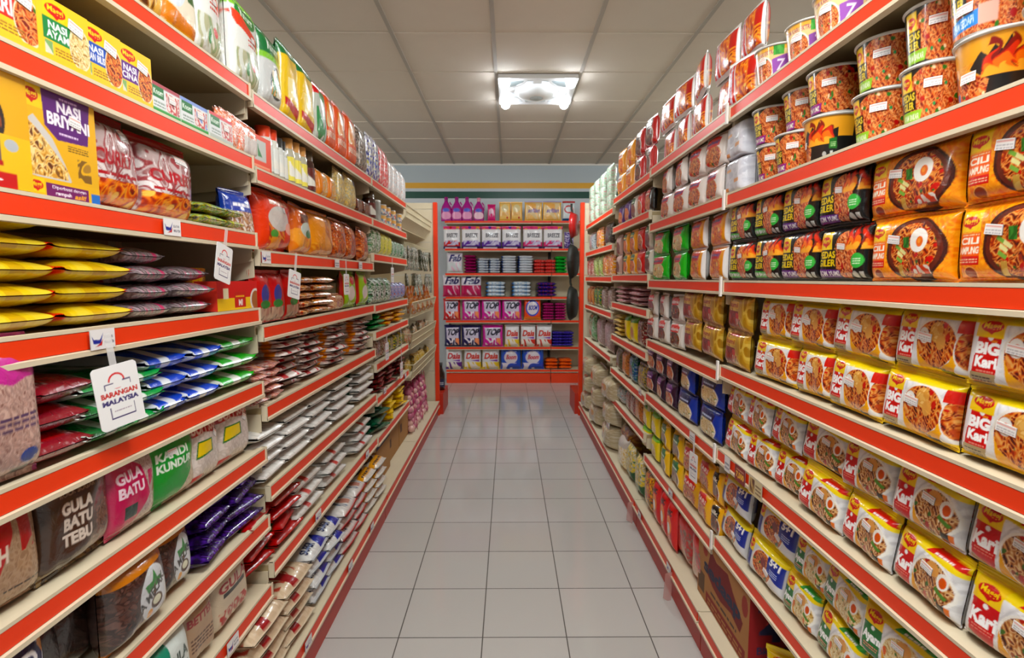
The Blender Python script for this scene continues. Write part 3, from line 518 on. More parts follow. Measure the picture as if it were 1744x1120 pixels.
# ceiling fan lights
def fan_light(x, y, label):
    root = ob('ceiling_fan_light', None); root.location = (x, y, CH); tagit(root, label, 'ceiling light', 'fan lights in the ceiling grid')
    g = MB()
    for a0, a1, b0, b1 in ((-.285, .285, -.285, -.235), (-.285, .285, .235, .285), (-.285, -.235, -.235, .235), (.235, .285, -.235, .235)): g.box(a0, a1, b0, b1, -.035, -.006)
    g.box(-.03, .03, -.24, .24, -.03, -.008); g.box(-.24, .24, -.03, .03, -.03, -.008)
    for sx in (-1, 1):
        for sy in (-1, 1):
            P = []
            for rr in (.235, .205):
                th = np.linspace(math.pi, 1.5*math.pi, 12); P.append(np.stack([sx*(.26+.0*th)+sx*rr*np.cos(th)*.8, sy*(.26)+sy*rr*np.sin(th)*.8, np.full(12, -.034)], 1))
            g.grid(np.stack(P), (.5, .5, .5))
    ob('frame', g.mesh('frame', M['fan'], False), root)
    ob('grille', MB().box(-.236, .236, -.236, .236, -.007, -.0065).mesh('grille', M['fang'], False), root)
    g = MB().lathe([(.17, -.012), (.165, -.035), (.13, -.062), (.07, -.078), (.05, -.080)], 36); ob('fan_cover', g.mesh('c', M['fan']), root)
    ob('fan_hub', MB().lathe([(.05, -.079), (.03, -.088), (.001, -.090)], 24).mesh('h', M['fang']), root)
    for sx in (-1, 1):
        for sy in (-1, 1):
            ox, oy = sx*.235, sy*.235
            g = MB().lathe([(.016, -.02), (.028, -.032), (.036, -.052), (.030, -.072), (.012, -.084), (.001, -.086)], 20, ox=ox, oy=oy); ob('bulb', g.mesh('bulb', M['bulb']), root)
            ob('bulb_socket', MB().lathe([(.018, -.008), (.018, -.022), (.001, -.023)], 14, ox=ox, oy=oy).mesh('s', M['fan']), root)
fan_light(.209, 4.20, 'white square ceiling fan with four glowing bulbs above the aisle')
# ---------------------------------------------------------------- placing products
def YP(px, Z, X):
    k = px-872; c, s_, cp, sp = math.cos(YAW), math.sin(YAW), math.cos(PITCH), math.sin(PITCH)
    # FPX*(X c - Y s) = k*((X s + Y c) cp - (Z-H) sp)
    return (FPX*X*c - k*(X*s_*cp-(Z-CAMZ)*sp))/(k*c*cp+FPX*s_)
def XP(px, Z, Y):
    k = px-872; c, s_, cp, sp = math.cos(YAW), math.sin(YAW), math.cos(PITCH), math.sin(PITCH)
    return (k*(Y*c*cp-(Z-CAMZ)*sp)+FPX*Y*s_)/(FPX*c-k*s_*cp)
def ZP(py, Y, X):
    c, s_, cp, sp = math.cos(YAW), math.sin(YAW), math.cos(PITCH), math.sin(PITCH); yy = X*s_+Y*c; v = 560-py
    return CAMZ + (v*yy*cp-FPX*yy*sp)/(FPX*cp+v*sp)
PRO = {}; BLD = {}; SZ = {}
def D(key, name, W, H, T, fn):
    assert key not in BLD, key
    BLD[key] = (name, fn); SZ[key] = (W, H, T)
def get(key):
    if key not in PRO: o = BLD[key][1](BLD[key][0], *SZ[key]); PRO[key] = o; return o
    p = PRO[key]; r = p.copy(); COL.objects.link(r)
    for k in ('label', 'category', 'group'):
        if k in r: del r[k]
    for ch in list(p.children):
        c = ch.copy(); COL.objects.link(c); c.parent = r
    return r
ORD = ['nearest', 'second nearest', 'third nearest', 'fourth nearest', 'fifth nearest', 'sixth nearest', 'seventh nearest', 'eighth nearest', 'ninth nearest', 'tenth nearest', 'eleventh nearest', 'twelfth nearest']
ORL = ['leftmost', 'second from left', 'third from left', 'fourth from left', 'fifth from left', 'sixth from left', 'seventh from left']
LV = ['bottom', 'second from bottom', 'third up', 'fourth up', 'fifth up', 'sixth up', 'seventh up', 'eighth up', 'ninth up']
CNT = [0]
def put(key, x, y, z, rz, sx=1, sz=1, tilt=0, sy=1):
    o = get(key); o.location = (x, y, z); o.rotation_euler = (tilt, 0, rz); o.scale = (sx, sy, sz); CNT[0] += 1; return o
def cells(side, Z, bounds, X=.71):
    Y = [YP(b, Z, SIDE[side]*X) for b in bounds]; c = [((a+b)/2, abs(a-b)) for a, b in zip(Y[:-1], Y[1:])]; return c
def row(side, Z, key, bounds, look, cat, tiers=1, setb=.012, jit=.03, fit=True, grp=None, tilt=0, jx=.004, zs=None, X=.71):
    W, H, T = SZ[key]; s = SIDE[side]; cs = sorted(cells(side, Z, bounds, X)); n = len(cs)*tiers
    for t in range(tiers):
        for i, (yc, wd) in enumerate(cs):
            o = put(key, s*(.70+setb+T/2+random.uniform(0, jx)), yc, Z+.001+t*(zs or H*.985), (math.pi/2 if s < 0 else -math.pi/2)+random.uniform(-jit, jit), min(max(wd/W*.985, .8), 1.2) if fit else 1, random.uniform(.97, 1.0), tilt)
            if jit > .04: o.rotation_euler.y = random.uniform(-.035, .035)
            parts = [look]
            if tiers > 1: parts.append(['bottom', 'upper', 'top'][t]+' row')
            if len(cs) > 1: parts.append(ORD[i])
            tagit(o, ', '.join(parts), cat, (grp or cat+'s: '+look) if n > 1 else None)
PUFF = {'wsug', 'wred', 'sach', 'bred', 'sup', 'wbr', 'wyb'}
def pile(side, Z, key, bounds, n, look, cat, setb=.0, jit=.05, step=None, grp=None, jx=.012, sy=1):
    W, H, T = SZ[key]; s = SIDE[side]; cs = sorted(cells(side, Z, bounds)); st = step or T*.93
    for i, (yc, wd) in enumerate(cs):
        for t in range(n):
            o = put(key, s*(.70+setb+H*sy/2+random.uniform(0, jx)), yc+random.uniform(-.006, .006), Z+.001+t*st, (math.pi/2 if s < 0 else -math.pi/2)+random.uniform(-jit, jit), min(max(wd/W*.97, .75), 1.3), st/T*(1.12 if key in PUFF else .99), 0, sy)
            parts = [look]+([LV[t]] if n > 1 else [])+([ORD[i]+' pile'] if len(cs) > 1 else [])
            tagit(o, ', '.join(parts), cat, (grp or cat+'s: '+look) if n*len(cs) > 1 else None)
def brow(Z, key, bounds, look, cat, tiers=1, ordinal=True, setb=.02, fit=True):
    W, H, T = SZ[key]; xs = [XP(b, Z+H/2, 6.56) for b in bounds]; n = len(xs)-1
    for t in range(tiers):
        for i in range(n):
            wd = xs[i+1]-xs[i]; o = put(key, (xs[i]+xs[i+1])/2, 6.54+setb+T/2, Z+.001+t*H*.98, random.uniform(-.03, .03), min(max(wd/W*.98, .75), 1.25) if fit else 1)
            parts = [look]+([LV[t]] if tiers > 1 else [])+([ORL[i]] if n > 1 else [])
            tagit(o, ', '.join(parts), cat, cat+'s: '+look if n*tiers > 1 else None)
def bpile(Z, key, bounds, n, look, cat):
    W, H, T = SZ[key]; xs = [XP(b, Z+.05, 6.56) for b in bounds]
    for i in range(len(xs)-1):
        for t in range(n):
            o = put(key, (xs[i]+xs[i+1])/2+random.uniform(-.004, .004), 6.56+H/2+random.uniform(0, .01), Z+.001+t*T*.93, random.uniform(-.04, .04), min(max((xs[i+1]-xs[i])/W*.96, .75), 1.25), .92)
            parts = [look]+([LV[t]] if n > 1 else [])+([ORL[i]+' pile'] if len(xs) > 2 else [])
            tagit(o, ', '.join(parts), cat, cat+'s: '+look if n*(len(xs)-1) > 1 else None)
def P_(cvf, **kw): return lambda nm, W, H, T: pillow(nm, W, H, T, cvf(), **kw)
# ---------------------------------------------------------------- right side of the aisle
st1 = (.52, .52, .032, .014, .1)
D('big', 'noodle_pack', .178, .118, .046, P_(big_kari, p=7, q=5, sticker=(.50, .55, .034, .015, -.1), seal=(.05, .08)))
D('kari', 'noodle_pack', .172, .118, .046, P_(kari, p=7, q=5, sticker=(.60, .56, .032, .014, -.1), seal=(.04, .12)))
D('ayam', 'noodle_pack', .172, .118, .046, P_(lambda: kari('1f7a3a', 'Ayam', 'ayam', '2f9a3c', 5), p=7, q=5, sticker=(.6, .56, .03, .013, 0), seal=(.04, .12)))
D('cili', 'noodle_pack', .198, .122, .05, P_(cili, p=6, q=5, sticker=(.40, .64, .032, .016, -.15), seal=(.04, .05)))
D('pedp', 'noodle_pack', .162, .122, .046, P_(pedas, p=6, q=5, sticker=(.56, .62, .024, .013, -.1), seal=(.04, .04)))
D('pedg', 'noodle_pack', .162, .122, .046, P_(lambda: pedas('3fae3a', 'AYAM BAKAR', 3), p=6, q=5, sticker=(.56, .62, .024, .013, .1), seal=(.04, .04)))
D('gold', 'noodle_pack', .15, .118, .045, P_(gold, m='foil'))
D('b51', 'noodle_pack', .165, .118, .046, P_(blue51, p=7, q=5, sticker=(.62, .36, .024, .012, -.3), seal=(.04, .12)))
def Nd(key, *a, W=.15, H=.118, T=.045, m='film', split=True, **kw): D(key, 'noodle_pack', W, H, T, lambda nm, W, H, T: pillow(nm, W, H, T, noodle(*a, **kw), m=m, split=split))
Nd('sedW', 'e9e6e4', 'snack', None, 'd8281c', '2c3a9c', 'sedaap', True, lay=1, W=.155, H=.145)
Nd('sedB', 'e4dcd8', 'kari', None, 'd0241c', '30388c', 'sedaap', sd=2)
Nd('sedO', 'e8e4e2', 'snack', None, 'd0241c', '30388c', 'sedaap', sd=4, panel='e09a28')
Nd('grn', '18b828', 'ayam', None, 'c83a4a', '28306c', 'sedaap', sd=6)
Nd('indo', 'e6e2de', 'dark', None, 'd0281c', 'f4f0f0', 'Indomie', sd=7, panel='d8d2cc', W=.12)
Nd('purp', '3a1836', 'kari', None, '6a2a7a', 'e8c8e8', '', sd=3, W=.11)
Nd('blu', '1440a8', 'ayam', '0e2c80', '10205c', 'c8d8f8', '', sd=5, W=.155)
Nd('lime', 'e8d020', 'ayam', '7ac01c', None, sd=2, W=.105, H=.12); Nd('ylgn', 'eec21a', 'dark', None, '12783c', 'e8f0d8', '', sd=3, W=.13, H=.12)
Nd('ykari', 'f0b81c', 'kari', None, 'd01a28', 'f8e0d0', 'KARI', sd=4, W=.14, H=.12); Nd('yblk', 'eeb41a', 'dark', None, '1c1812', 'f0e8d8', 'alk', sd=5, W=.1, H=.12)
K_ = 'noodle pack'
row('R', 1.293, 'cili', [1467, 1606, 1830], 'orange chilli noodle pack with fried egg picture', K_, 1); 
row('R', 1.293+.121, 'cili', [1463, 1622, 1860], 'large orange fried egg noodle pack stacked on another', K_, 1)
for t, l in ((0, 'standing on the shelf'), (1, 'stacked on top')):
    row('R', 1.293+.121*t, 'pedp', [1321, 1384, 1466] if t == 0 else [1320, 1383, 1463], 'black flame noodle pack with purple flash, '+l, K_)
    row('R', 1.293+.121*t, 'pedg', [1236, 1276, 1321], 'black flame noodle pack with green flash, '+l, K_)
row('R', 1.016, 'big', [1272, 1340, 1398, 1480, 1606, 1800], 'white noodle pack with red panel and cracker bowl, lower row', K_, tilt=-.06, jit=.05, jx=.012)
row('R', 1.016+.116, 'big', [1283, 1332, 1400, 1498, 1625, 1840], 'white noodle pack with red panel and cracker bowl, upper row', K_, tilt=-.06, jit=.05, jx=.012)
row('R', .735, 'kari', [1224, 1262, 1302, 1346, 1416, 1498, 1614, 1800], 'yellow topped curry noodle pack with red panel, lower row', K_, jit=.09, jx=.02, tilt=-.13)
row('R', .735+.117, 'kari', [1226, 1262, 1300, 1345, 1413, 1496, 1611, 1800], 'yellow topped curry noodle pack with red panel, upper row', K_, jit=.09, jx=.02, tilt=-.13)
row('R', .430, 'ayam', [1318, 1370, 1445, 1560, 1740], 'yellow topped chicken noodle pack with green panel, lower row', K_, jit=.09, jx=.02, tilt=-.13)
row('R', .430+.117, 'ayam', [1336, 1378, 1452, 1565, 1745], 'yellow topped chicken noodle pack with green panel, upper row', K_, jit=.09, jx=.02, tilt=-.13)
row('R', .430, 'b51', [1212, 1262, 1318], 'blue flagged value noodle pack, lower row', K_, jit=.07, jx=.02, tilt=-.13)
row('R', .430+.117, 'b51', [1216, 1268, 1336], 'blue flagged value noodle pack, upper row', K_, jit=.07, jx=.02, tilt=-.13)
row('R', 1.016, 'gold', [1157, 1184, 1221, 1272], 'shiny gold noodle pack, lower row', K_, jit=.08)
row('R', 1.016+.116, 'gold', [1157, 1185, 1222, 1283], 'shiny gold noodle pack, upper row', K_, jit=.08)
# cups
CK = 'instant noodle cup'
for k, key, l in (('g', 'cupg', 0), ('p', 'cupp', 0), ('y', 'cupy', 0), ('b', 'cupb', 0), ('t', 'cupt', 0)):
    D(key, 'noodle_cup', .126, .103, .126, lambda nm, W, H, T, k=k: cup(nm, W/2, H, cupart(k), bg='7a2a80' if k == 't' else '1a1a18', sticker=(.56, .66) if k in 'gp' else ((.40, .42) if k in 'yb' else (.44, .62))))
def cups(Z, key, bounds, look, rot=0, **kw):
    rot += .55
    W, H, T = SZ[key]; cs = sorted(cells('R', Z, bounds))
    for i, (yc, wd) in enumerate(cs):
        o = put(key, .70+.006+T/2+kw.get('back', 0)+(i % 2)*.012, yc, Z+.001, -math.pi/2+rot+random.uniform(-.15, .15), min(1, max(wd/W, .85)), 1, 0, min(1, max(wd/W, .85)))
        tagit(o, look+(', '+ORD[i] if len(cs) > 1 else ''), CK, 'noodle cups: '+look if len(cs) > 1 else None)
cups(1.570, 'cupp', [1266, 1304, 1344], 'black noodle cup with purple flash on the shelf', -.1); cups(1.570, 'cupy', [1344, 1408], 'black flame noodle cup between purple and green cups', -.5)
cups(1.570, 'cupg', [1408, 1500, 1572], 'black noodle cup with green flash on the shelf', -.05); cups(1.570, 'cupy', [1572, 1696, 1860], 'yellow and black flame noodle cup at shelf front', -.35)
cups(1.674, 'cupp', [1266, 1308, 1356, 1408], 'black noodle cup with purple flash, stacked on cups'); cups(1.674, 'cupg', [1409, 1512, 1572], 'black noodle cup with green flash, stacked on cups'); cups(1.674, 'cupb', [1572, 1700], 'orange noodle cup with blue flash, stacked topmost')
cups(1.570, 'cupp', [1290, 1330, 1390], 'noodle cup standing in the back row, purple', back=.14); cups(1.674, 'cupg', [1390, 1470, 1580, 1750], 'noodle cup in the back row, green, stacked', back=.14)
cups(1.838, 'cupt', [1270, 1312, 1360, 1427, 1520, 1660], 'tall cream noodle cup with purple side on top shelf', .05)
# second bay
row('R', 1.838, 'sedW', [1114, 1136, 1165, 1200, 1236, 1272], 'white noodle pack with orange picture on top shelf', K_, 2, jit=.2, jx=.03)
row('R', 1.569, 'sedB', [1118, 1140, 1165, 1192, 1224], 'white and brown noodle pack under the top shelf', K_, 2, jit=.14, zs=.113)
def rolls(): return flat('d6d6de', [(0, .9, 1, 1, 'c0c0c8'), (.1, .1, .3, .2, 'e09a60'), (.6, .3, .85, .4, 'e0a878'), (.2, .62, .45, .7, 'e8b890')], tone=['ccccd6', 'dcdce4', 'd0d0da'], w_=40, h=40)
D('roll', 'noodle_pack', .12, .112, .09, lambda nm, W, H, T: pillow(nm, W, H, T, rolls(), p=8, q=10, seal=(.01, .01)))
row('R', 1.569, 'roll', [1223, 1265], 'pale grey noodle block showing its plain side', K_, 2, zs=.11)
row('R', 1.293, 'grn', [1104, 1134, 1166], 'bright green noodle pack', K_, 2, jit=.12); row('R', 1.293, 'sedO', [1166, 1194, 1236], 'white noodle pack with orange bowl beside black packs', K_, 2, jit=.1)
row('R', .995, 'indo', [1098, 1113, 1134, 1157], 'white fried noodle pack beside gold packs', K_, 2, jit=.12)
row('R', .722, 'purp', [1096, 1112, 1128, 1146], 'dark purple noodle pack', K_, 2, jit=.1); row('R', .722, 'blu', [1146, 1180, 1224], 'shiny blue noodle pack beside purple packs', K_, 2, jit=.1)
row('R', .400, 'lime', [1088, 1102, 1118], 'lime and yellow noodle pack', K_, 2, jit=.1); row('R', .400, 'ylgn', [1118, 1135, 1158], 'yellow noodle pack with dark green label', K_, 2, jit=.12)
row('R', .400, 'ykari', [1158, 1182, 1204], 'yellow noodle pack with red curry label', K_, 2, jit=.12); row('R', .400, 'yblk', [1204, 1220], 'yellow noodle pack with black lettered band', K_, 2, jit=.1)
def gen(key, name, W, H, T, base, tone=None, items=(), w_=44, h=48, lying=False, m='film', split=False, **kw): D(key, name, W, H, T, P_(lambda: standbag(base, tone, items, w_, h), lying=lying, m=m, split=split, **kw))
gen('yj', 'snack_bag', .11, .20, .06, 'd8c030', ['e8d030', 'c8a848', 'e0d8c0', '4a7a30'], [('r', 0, 0, 1, .3, '1f5a2c')]); gen('gj', 'snack_bag', .12, .20, .07, '1c5a30', ['1c5a30', 'c8402c', 'e8b020', '2a6a3c'])
gen('flame', 'sauce_pouch', .08, .21, .05, 'd01c14', None, [('e', .5, .5, .3, .2, 'f08a20'), ('e', .5, .45, .16, .12, 'f4f0e8'), ('t', 'ABC', .25, .72, .75, .84, '1c1410', .05)], 40, 60, split=True)
gen('redb', 'snack_bag', .15, .21, .07, 'b81818', ['b81818', 'c82a1c', '8a5a48', 'a88878'], [('r', 0, .7, 1, 1, 'c8160e')], m='clear', split=True)
row('R', .150, 'yj', [1070, 1085, 1100], 'yellow snack bag on the bottom deck', 'snack bag', setb=-.02); row('R', .150, 'gj', [1100, 1120], 'dark green snack bag on the bottom deck', 'snack bag', setb=-.02)
row('R', .150, 'flame', [1118, 1130, 1144, 1156], 'red flame printed pouch on the bottom deck', 'sauce pouch', setb=-.02); row('R', .150, 'redb', [1152, 1176, 1206], 'red topped clear snack bag beside the brown carton', 'snack bag', setb=.0)
# carton of noodles
def cart_front():
    c = Cv(140, 92, 'b0804e', 1.5); c.e(.16, .80, .05, .08, 'a04028'); c.p([(.2, .5), (.28, .92), (.4, .84), (.62, .9), (.72, .74), (.9, .52), (.86, .34), (.7, .42), (.5, .36), (.34, .40)], '7c1c1c'); c.t('sedaap', .14, .42, .86, .70, '2c3450', .04, rot=0); c.r(.2, .02, .95, .2, '8c2420'); c.lines(.24, .05, .9, .17, 'b0804e', 2, 3); c.r(.02, .1, .16, .4, '6c5038'); c.lines(.3, .26, .8, .34, '54403a', 1, 4); c.lines(.03, .9, .3, .96, '6a4a34', 1, 8); c.e(.92, .78, .05, .14, '9a3828'); return c
def cart_side():
    c = Cv(80, 80, '98161e', 1); c.t('40', .12, .38, .62, .72, '2a3058', .05); c.t('Isi / Contents', .1, .78, .8, .88, '2c3058', .02); c.t('Bks / Pkts', .1, .22, .6, .32, '2c3058', .02); return c
def cart_top():
    c = Cv(110, 60, 'c08e5a', 1.6); c.e(.18, .6, .09, .24, 'a83a28'); c.t('SEDAAP', .3, .4, .9, .75, '9c3020', .04); c.lines(.3, .15, .85, .32, 'a84a30', 2, 2); c.r(0, .495, 1, .505, '8a6038'); return c
D('sedc', 'noodle_carton', .40, .228, .27, lambda nm, W, H, T: boxpack(nm, W, H, T, cart_front(), side='a8784a', m='kraft', cvs=cart_side(), cvt=cart_top()))
yc = (YP(1190, .3, .70)+YP(1276, .3, .70))/2; o = put('sedc', .70+.135, yc, .151, -math.pi/2, abs(YP(1190, .3, .70)-YP(1276, .3, .70))/.40); tagit(o, 'brown carton of noodles with dark red end on the bottom deck', 'carton')
o = put('ayam', .80, 1.365, .151, -math.pi/2+.9); tagit(o, 'single yellow noodle pack standing alone before the brown carton', K_)
# third and fourth bays
Nd('m1', 'f0a828', 'snack', None, 'e8e0d8', 'c03018', '', sd=2, W=.13, H=.145, split=False); Nd('m2', 'c81818', 'dark', None, '1c1414', 'e8d0c8', 'x', sd=3, W=.13, H=.145, split=False)
Nd('m3', '5a2a7a', 'kari', '3a1a5a', None, sd=2, W=.12, H=.13, split=False); Nd('m4', 'e0dcd4', 'dark', None, '3a6a3a', 'e8e8e0', '', sd=2, W=.1, H=.13, split=False); Nd('m5', 'd01c1c', 'kari', 'c01818', None, sd=5, W=.1, H=.13, split=False); Nd('m6', '1c1614', 'kari', None, 'c83020', 'e8e8e0', '', sd=6, W=.12, H=.13, split=False)
Nd('m7', 'eea81c', None or 'snack', None, '186a4c', 'f0c840', '', sd=7, W=.12, H=.13, split=False); Nd('m8', 'c8a8a0', 'dark', None, None, sd=8, W=.1, H=.13, split=False)
row('R', 1.828, 'm1', [1047, 1061, 1076], 'yellow and orange noodle pack far along the top shelf', K_, 2, jit=.1); row('R', 1.828, 'm2', [1076, 1092, 1112], 'red and black noodle pack on the top shelf', K_, 2, jit=.15)
row('R', 1.638, 'm3', [1048, 1060, 1071], 'purple noodle pack, second shelf down', K_); row('R', 1.638, 'm4', [1071, 1081], 'white noodle pack between purple and red packs', K_); row('R', 1.638, 'm5', [1081, 1092], 'red noodle pack beside a black one', K_); row('R', 1.638, 'm6', [1092, 1108], 'black noodle pack at the shelf joint', K_)
row('R', 1.322, 'm8', [1045, 1056], 'dull pink noodle pack beside yellow packs', K_, 2, zs=.128); row('R', 1.322, 'm7', [1056, 1068, 1080], 'bright yellow noodle pack with green spots', K_, 2, zs=.128); row('R', 1.322, 'm5', [1080, 1092], 'red and white noodle pack, third shelf down', K_, 2, zs=.128); row('R', 1.322, 'm4', [1092, 1106], 'green and white noodle pack next to bright green', K_, 2, zs=.128)
gen('pk', 'snack_bag', .2, .2, .03, 'd0a0a0', ['d8b0b0', 'c87080', 'e0d8d8', 'b04060'], lying=True); pile('R', 1.142, 'pk', [1046, 1066, 1096], 4, 'flat pink and white packet', 'packet')
gen('yl', 'snack_bag', .16, .18, .03, 'd8b848', ['d8b848', 'e8d080', 'c09030'], lying=True); pile('R', .924, 'yl', [1044, 1058], 5, 'flat yellow packet', 'packet')
gen('yp', 'snack_bag', .12, .16, .06, 'e8d018', None, [('r', 0, .75, 1, 1, '5aa018'), ('e', .5, .4, .25, .2, 'c88a20')]); row('R', .924, 'yp', [1058, 1070, 1080], 'yellow snack pouch with green top', 'snack pouch', jit=.2); gen('rp', 'snack_bag', .12, .16, .06, '8c1a18', ['8c1a18', '4a1410', 'c8b0a0']); row('R', .924, 'rp', [1080, 1096], 'dark red snack pouch', 'snack pouch')
gen('gp', 'snack_bag', .12, .14, .05, '4a5a40', ['4a5a40', '8a6a60', '6a7a5a']); gen('op', 'snack_bag', .12, .16, .05, 'c8763a', ['c8763a', 'd89a5a', '8a4a20']); gen('bp', 'snack_bag', .12, .16, .05, '1c4a9a', ['1c4a9a', '2a7a4a', '8aa0c8']); gen('wp', 'snack_bag', .14, .14, .05, '6a5a30', ['2a2a30', 'c8b048', '5a5a8a'])
row('R', .696, 'gp', [1044, 1056], 'dull green pouch below the yellow ones', 'snack pouch'); row('R', .696, 'op', [1056, 1066], 'light brown pouch beside a dull green one', 'snack pouch'); row('R', .696, 'bp', [1066, 1080], 'blue pouch, low on the right', 'snack pouch'); row('R', .696, 'wp', [1080, 1097], 'dark pouch with yellow shapes', 'snack pouch')
gen('tw', 'snack_bag', .18, .1, .07, 'c8ccc8', ['d0d0cc', '2a8aa0', 'e0e0dc', 'b04a4a']); row('R', .500, 'tw', [1044, 1062], 'white and teal bag low on the shelf', 'bag'); gen('rw', 'snack_bag', .1, .13, .05, '9a2a28', ['9a2a28', 'c8b0a8', '5a2420']); row('R', .500, 'rw', [1062, 1070, 1078], 'red pouch low on the shelf', 'snack pouch'); row('R', .500, 'op', [1078, 1088], 'orange pouch low on the shelf beside red ones', 'snack pouch')
gen('bb', 'snack_bag', .34, .27, .16, '7a4a1c', ['7a4a1c', '6a3a14', '8a5a28', 'b0882a'], m='clear', split=True); row('R', .150, 'bb', [1047, 1082], 'large clear bag of brown snacks on the deck', 'bag', setb=0, fit=False)
gen('yw', 'snack_bag', .14, .20, .08, 'd8c048', ['e8d8a0', 'f0e8d8', 'd8b020'], [('r', 0, .7, 1, 1, 'c8c0b8')], m='clear'); row('R', .150, 'yw', [1060, 1072], 'yellow bag with clear top beside snacks', 'bag', setb=-.03)
gen('pg', 'tissue_pack', .13, .14, .06, 'a8c8a8', ['b8d0b8', '98c0a0', 'd8e0d8', 'c89090']); row('R', 1.775, 'pg', [999, 1007, 1016, 1027, 1040], 'pale green packet high at the far end', 'packet', 3, zs=.1)
gen('g1', 'snack_bag', .2, .16, .06, '9aa0a0', ['9aa0a0', 'c0c4c8', '6a7078']); row('R', 1.534, 'g1', [999, 1011], 'grey packet at the far end', 'packet'); gen('g2', 'snack_bag', .2, .17, .06, 'e0a020', ['e8b028', 'd8602c', 'f0e0c0']); row('R', 1.534, 'g2', [1011, 1024], 'yellow orange packet at the far end', 'packet'); gen('g3', 'snack_bag', .2, .17, .06, '2a2420', ['2a2420', '4a3c38', '706058']); row('R', 1.534, 'g3', [1024, 1041], 'black packet at the far end', 'packet')
gen('g4', 'snack_bag', .12, .16, .05, 'c8a89c', ['d8c8c0', 'b83020', 'c8a89c']); row('R', 1.314, 'g4', [998, 1003, 1008], 'red and beige packet at the far end', 'packet'); gen('g5', 'snack_bag', .12, .17, .06, 'a0b850', ['a8c060', 'd8d8a0', '5a8a30']); row('R', 1.314, 'g5', [1008, 1015, 1023], 'yellow green packet at the far end', 'packet'); row('R', 1.314, 'g2', [1023, 1032, 1041], 'amber packet at the far end', 'packet')
row('R', 1.067, 'op', [998, 1003, 1008], 'tan packet at the far end', 'packet'); gen('g6', 'snack_bag', .12, .17, .06, '0e6a40', ['0e6a40', '1a7a50', 'd8b020']); row('R', 1.067, 'g6', [1008, 1014, 1020], 'deep green packet at the far end', 'packet'); gen('g7', 'snack_bag', .14, .17, .06, 'a08a80', ['a89488', '8a7068', 'c8b8b0']); row('R', 1.067, 'g7', [1020, 1030, 1041], 'greyish brown packet at the far end', 'packet')
gen('g8', 'snack_bag', .2, .24, .08, '8aa080', ['8aa080', 'c0c8b8', '2a9a40', 'a8b8a0'], m='clear'); row('R', .760, 'g8', [998, 1011], 'clear and green bag at the far end', 'bag', X=.71); gen('g9', 'snack_bag', .2, .24, .08, 'b09a98', ['b8a4a0', 'a08888', 'c8b8b4']); row('R', .760, 'g9', [1011, 1024, 1040], 'pinkish grey bag at the far end', 'bag')
gen('rice', 'vermicelli_bag', .30, .165, .2, 'c0b090', ['c4b698', 'b8a888', 'ccbea0', 'd4cab4'], [('e', .5, .6, .14, .14, 'c88a30')], w_=60, h=44, m='clear', p=5, q=5, split=True)
row('R', .150, 'rice', [997, 1011, 1029, 1056], 'large bag of white rice vermicelli piled on the deck', 'bag', 3, setb=-.05, zs=.155, fit=False, jit=.15)
# ---------------------------------------------------------------- left side, nearest bay
BX = 'seasoning box'
for k, c_, t_, f_ in (('bk', 'd8382c', 'KARI', 'pedas'), ('bg', '1f8a48', 'AYAM', 'ayam'), ('bb2', '2a5ab8', 'IKAN BILIS', 'kari'), ('bp2', '6a2a8c', 'CINA', 'kari')):
    D(k, 'seasoning_box', .12, .098, .05, lambda nm, W, H, T, c_=c_, t_=t_, f_=f_: boxpack(nm, W, H, T, maggibox(c_, t_, f_), side='eabf40', sticker=(.72, .72, .034, .017, -.2)))
row('L', 1.632, 'bk', [-60, 71], 'yellow and red curry box at the near end', BX, setb=.004); row('L', 1.632, 'bg', [71, 143], 'yellow box with green panel', BX, setb=.004); row('L', 1.632, 'bb2', [143, 203], 'yellow box with blue panel', BX, setb=.004); row('L', 1.632, 'bp2', [203, 256], 'yellow box with purple panel at shelf front', BX, setb=.004)
for k, c_, l_ in (('kn1', 'b04a58', '2f9a3c'), ('kn2', '8aa0d8', '2f9a3c'), ('kn3', 'd84048', 'b8c0b8')):
    D(k, 'stock_cube_box', .11, .060, .06, lambda nm, W, H, T, c_=c_, l_=l_: boxpack(nm, W, H, T, knorr(c_, l_), side='c8d0c8', sticker=(.7, .6, .024, .012, 0)))
row('L', 1.632, 'kn1', [257, 307], 'small green and red stock box', BX, setb=.004); row('L', 1.632, 'kn2', [307, 353], 'small green and pale blue stock box', BX, setb=.004); row('L', 1.632, 'kn3', [353, 394], 'small red and green stock box', BX, setb=.004)
gen('orsp', 'seasoning_packet', .14, .088, .02, 'e8642c', ['e8642c', 'f0e0d8', 'e8804a', 'e85a20'], [('r', .6, 0, .95, .6, 'e0d8d4')], split=True)
row('L', 1.632, 'orsp', [394, 400, 406, 412, 418, 424, 430], 'orange seasoning packet in a tight upright bunch', 'seasoning packet', fit=False, jit=.1)
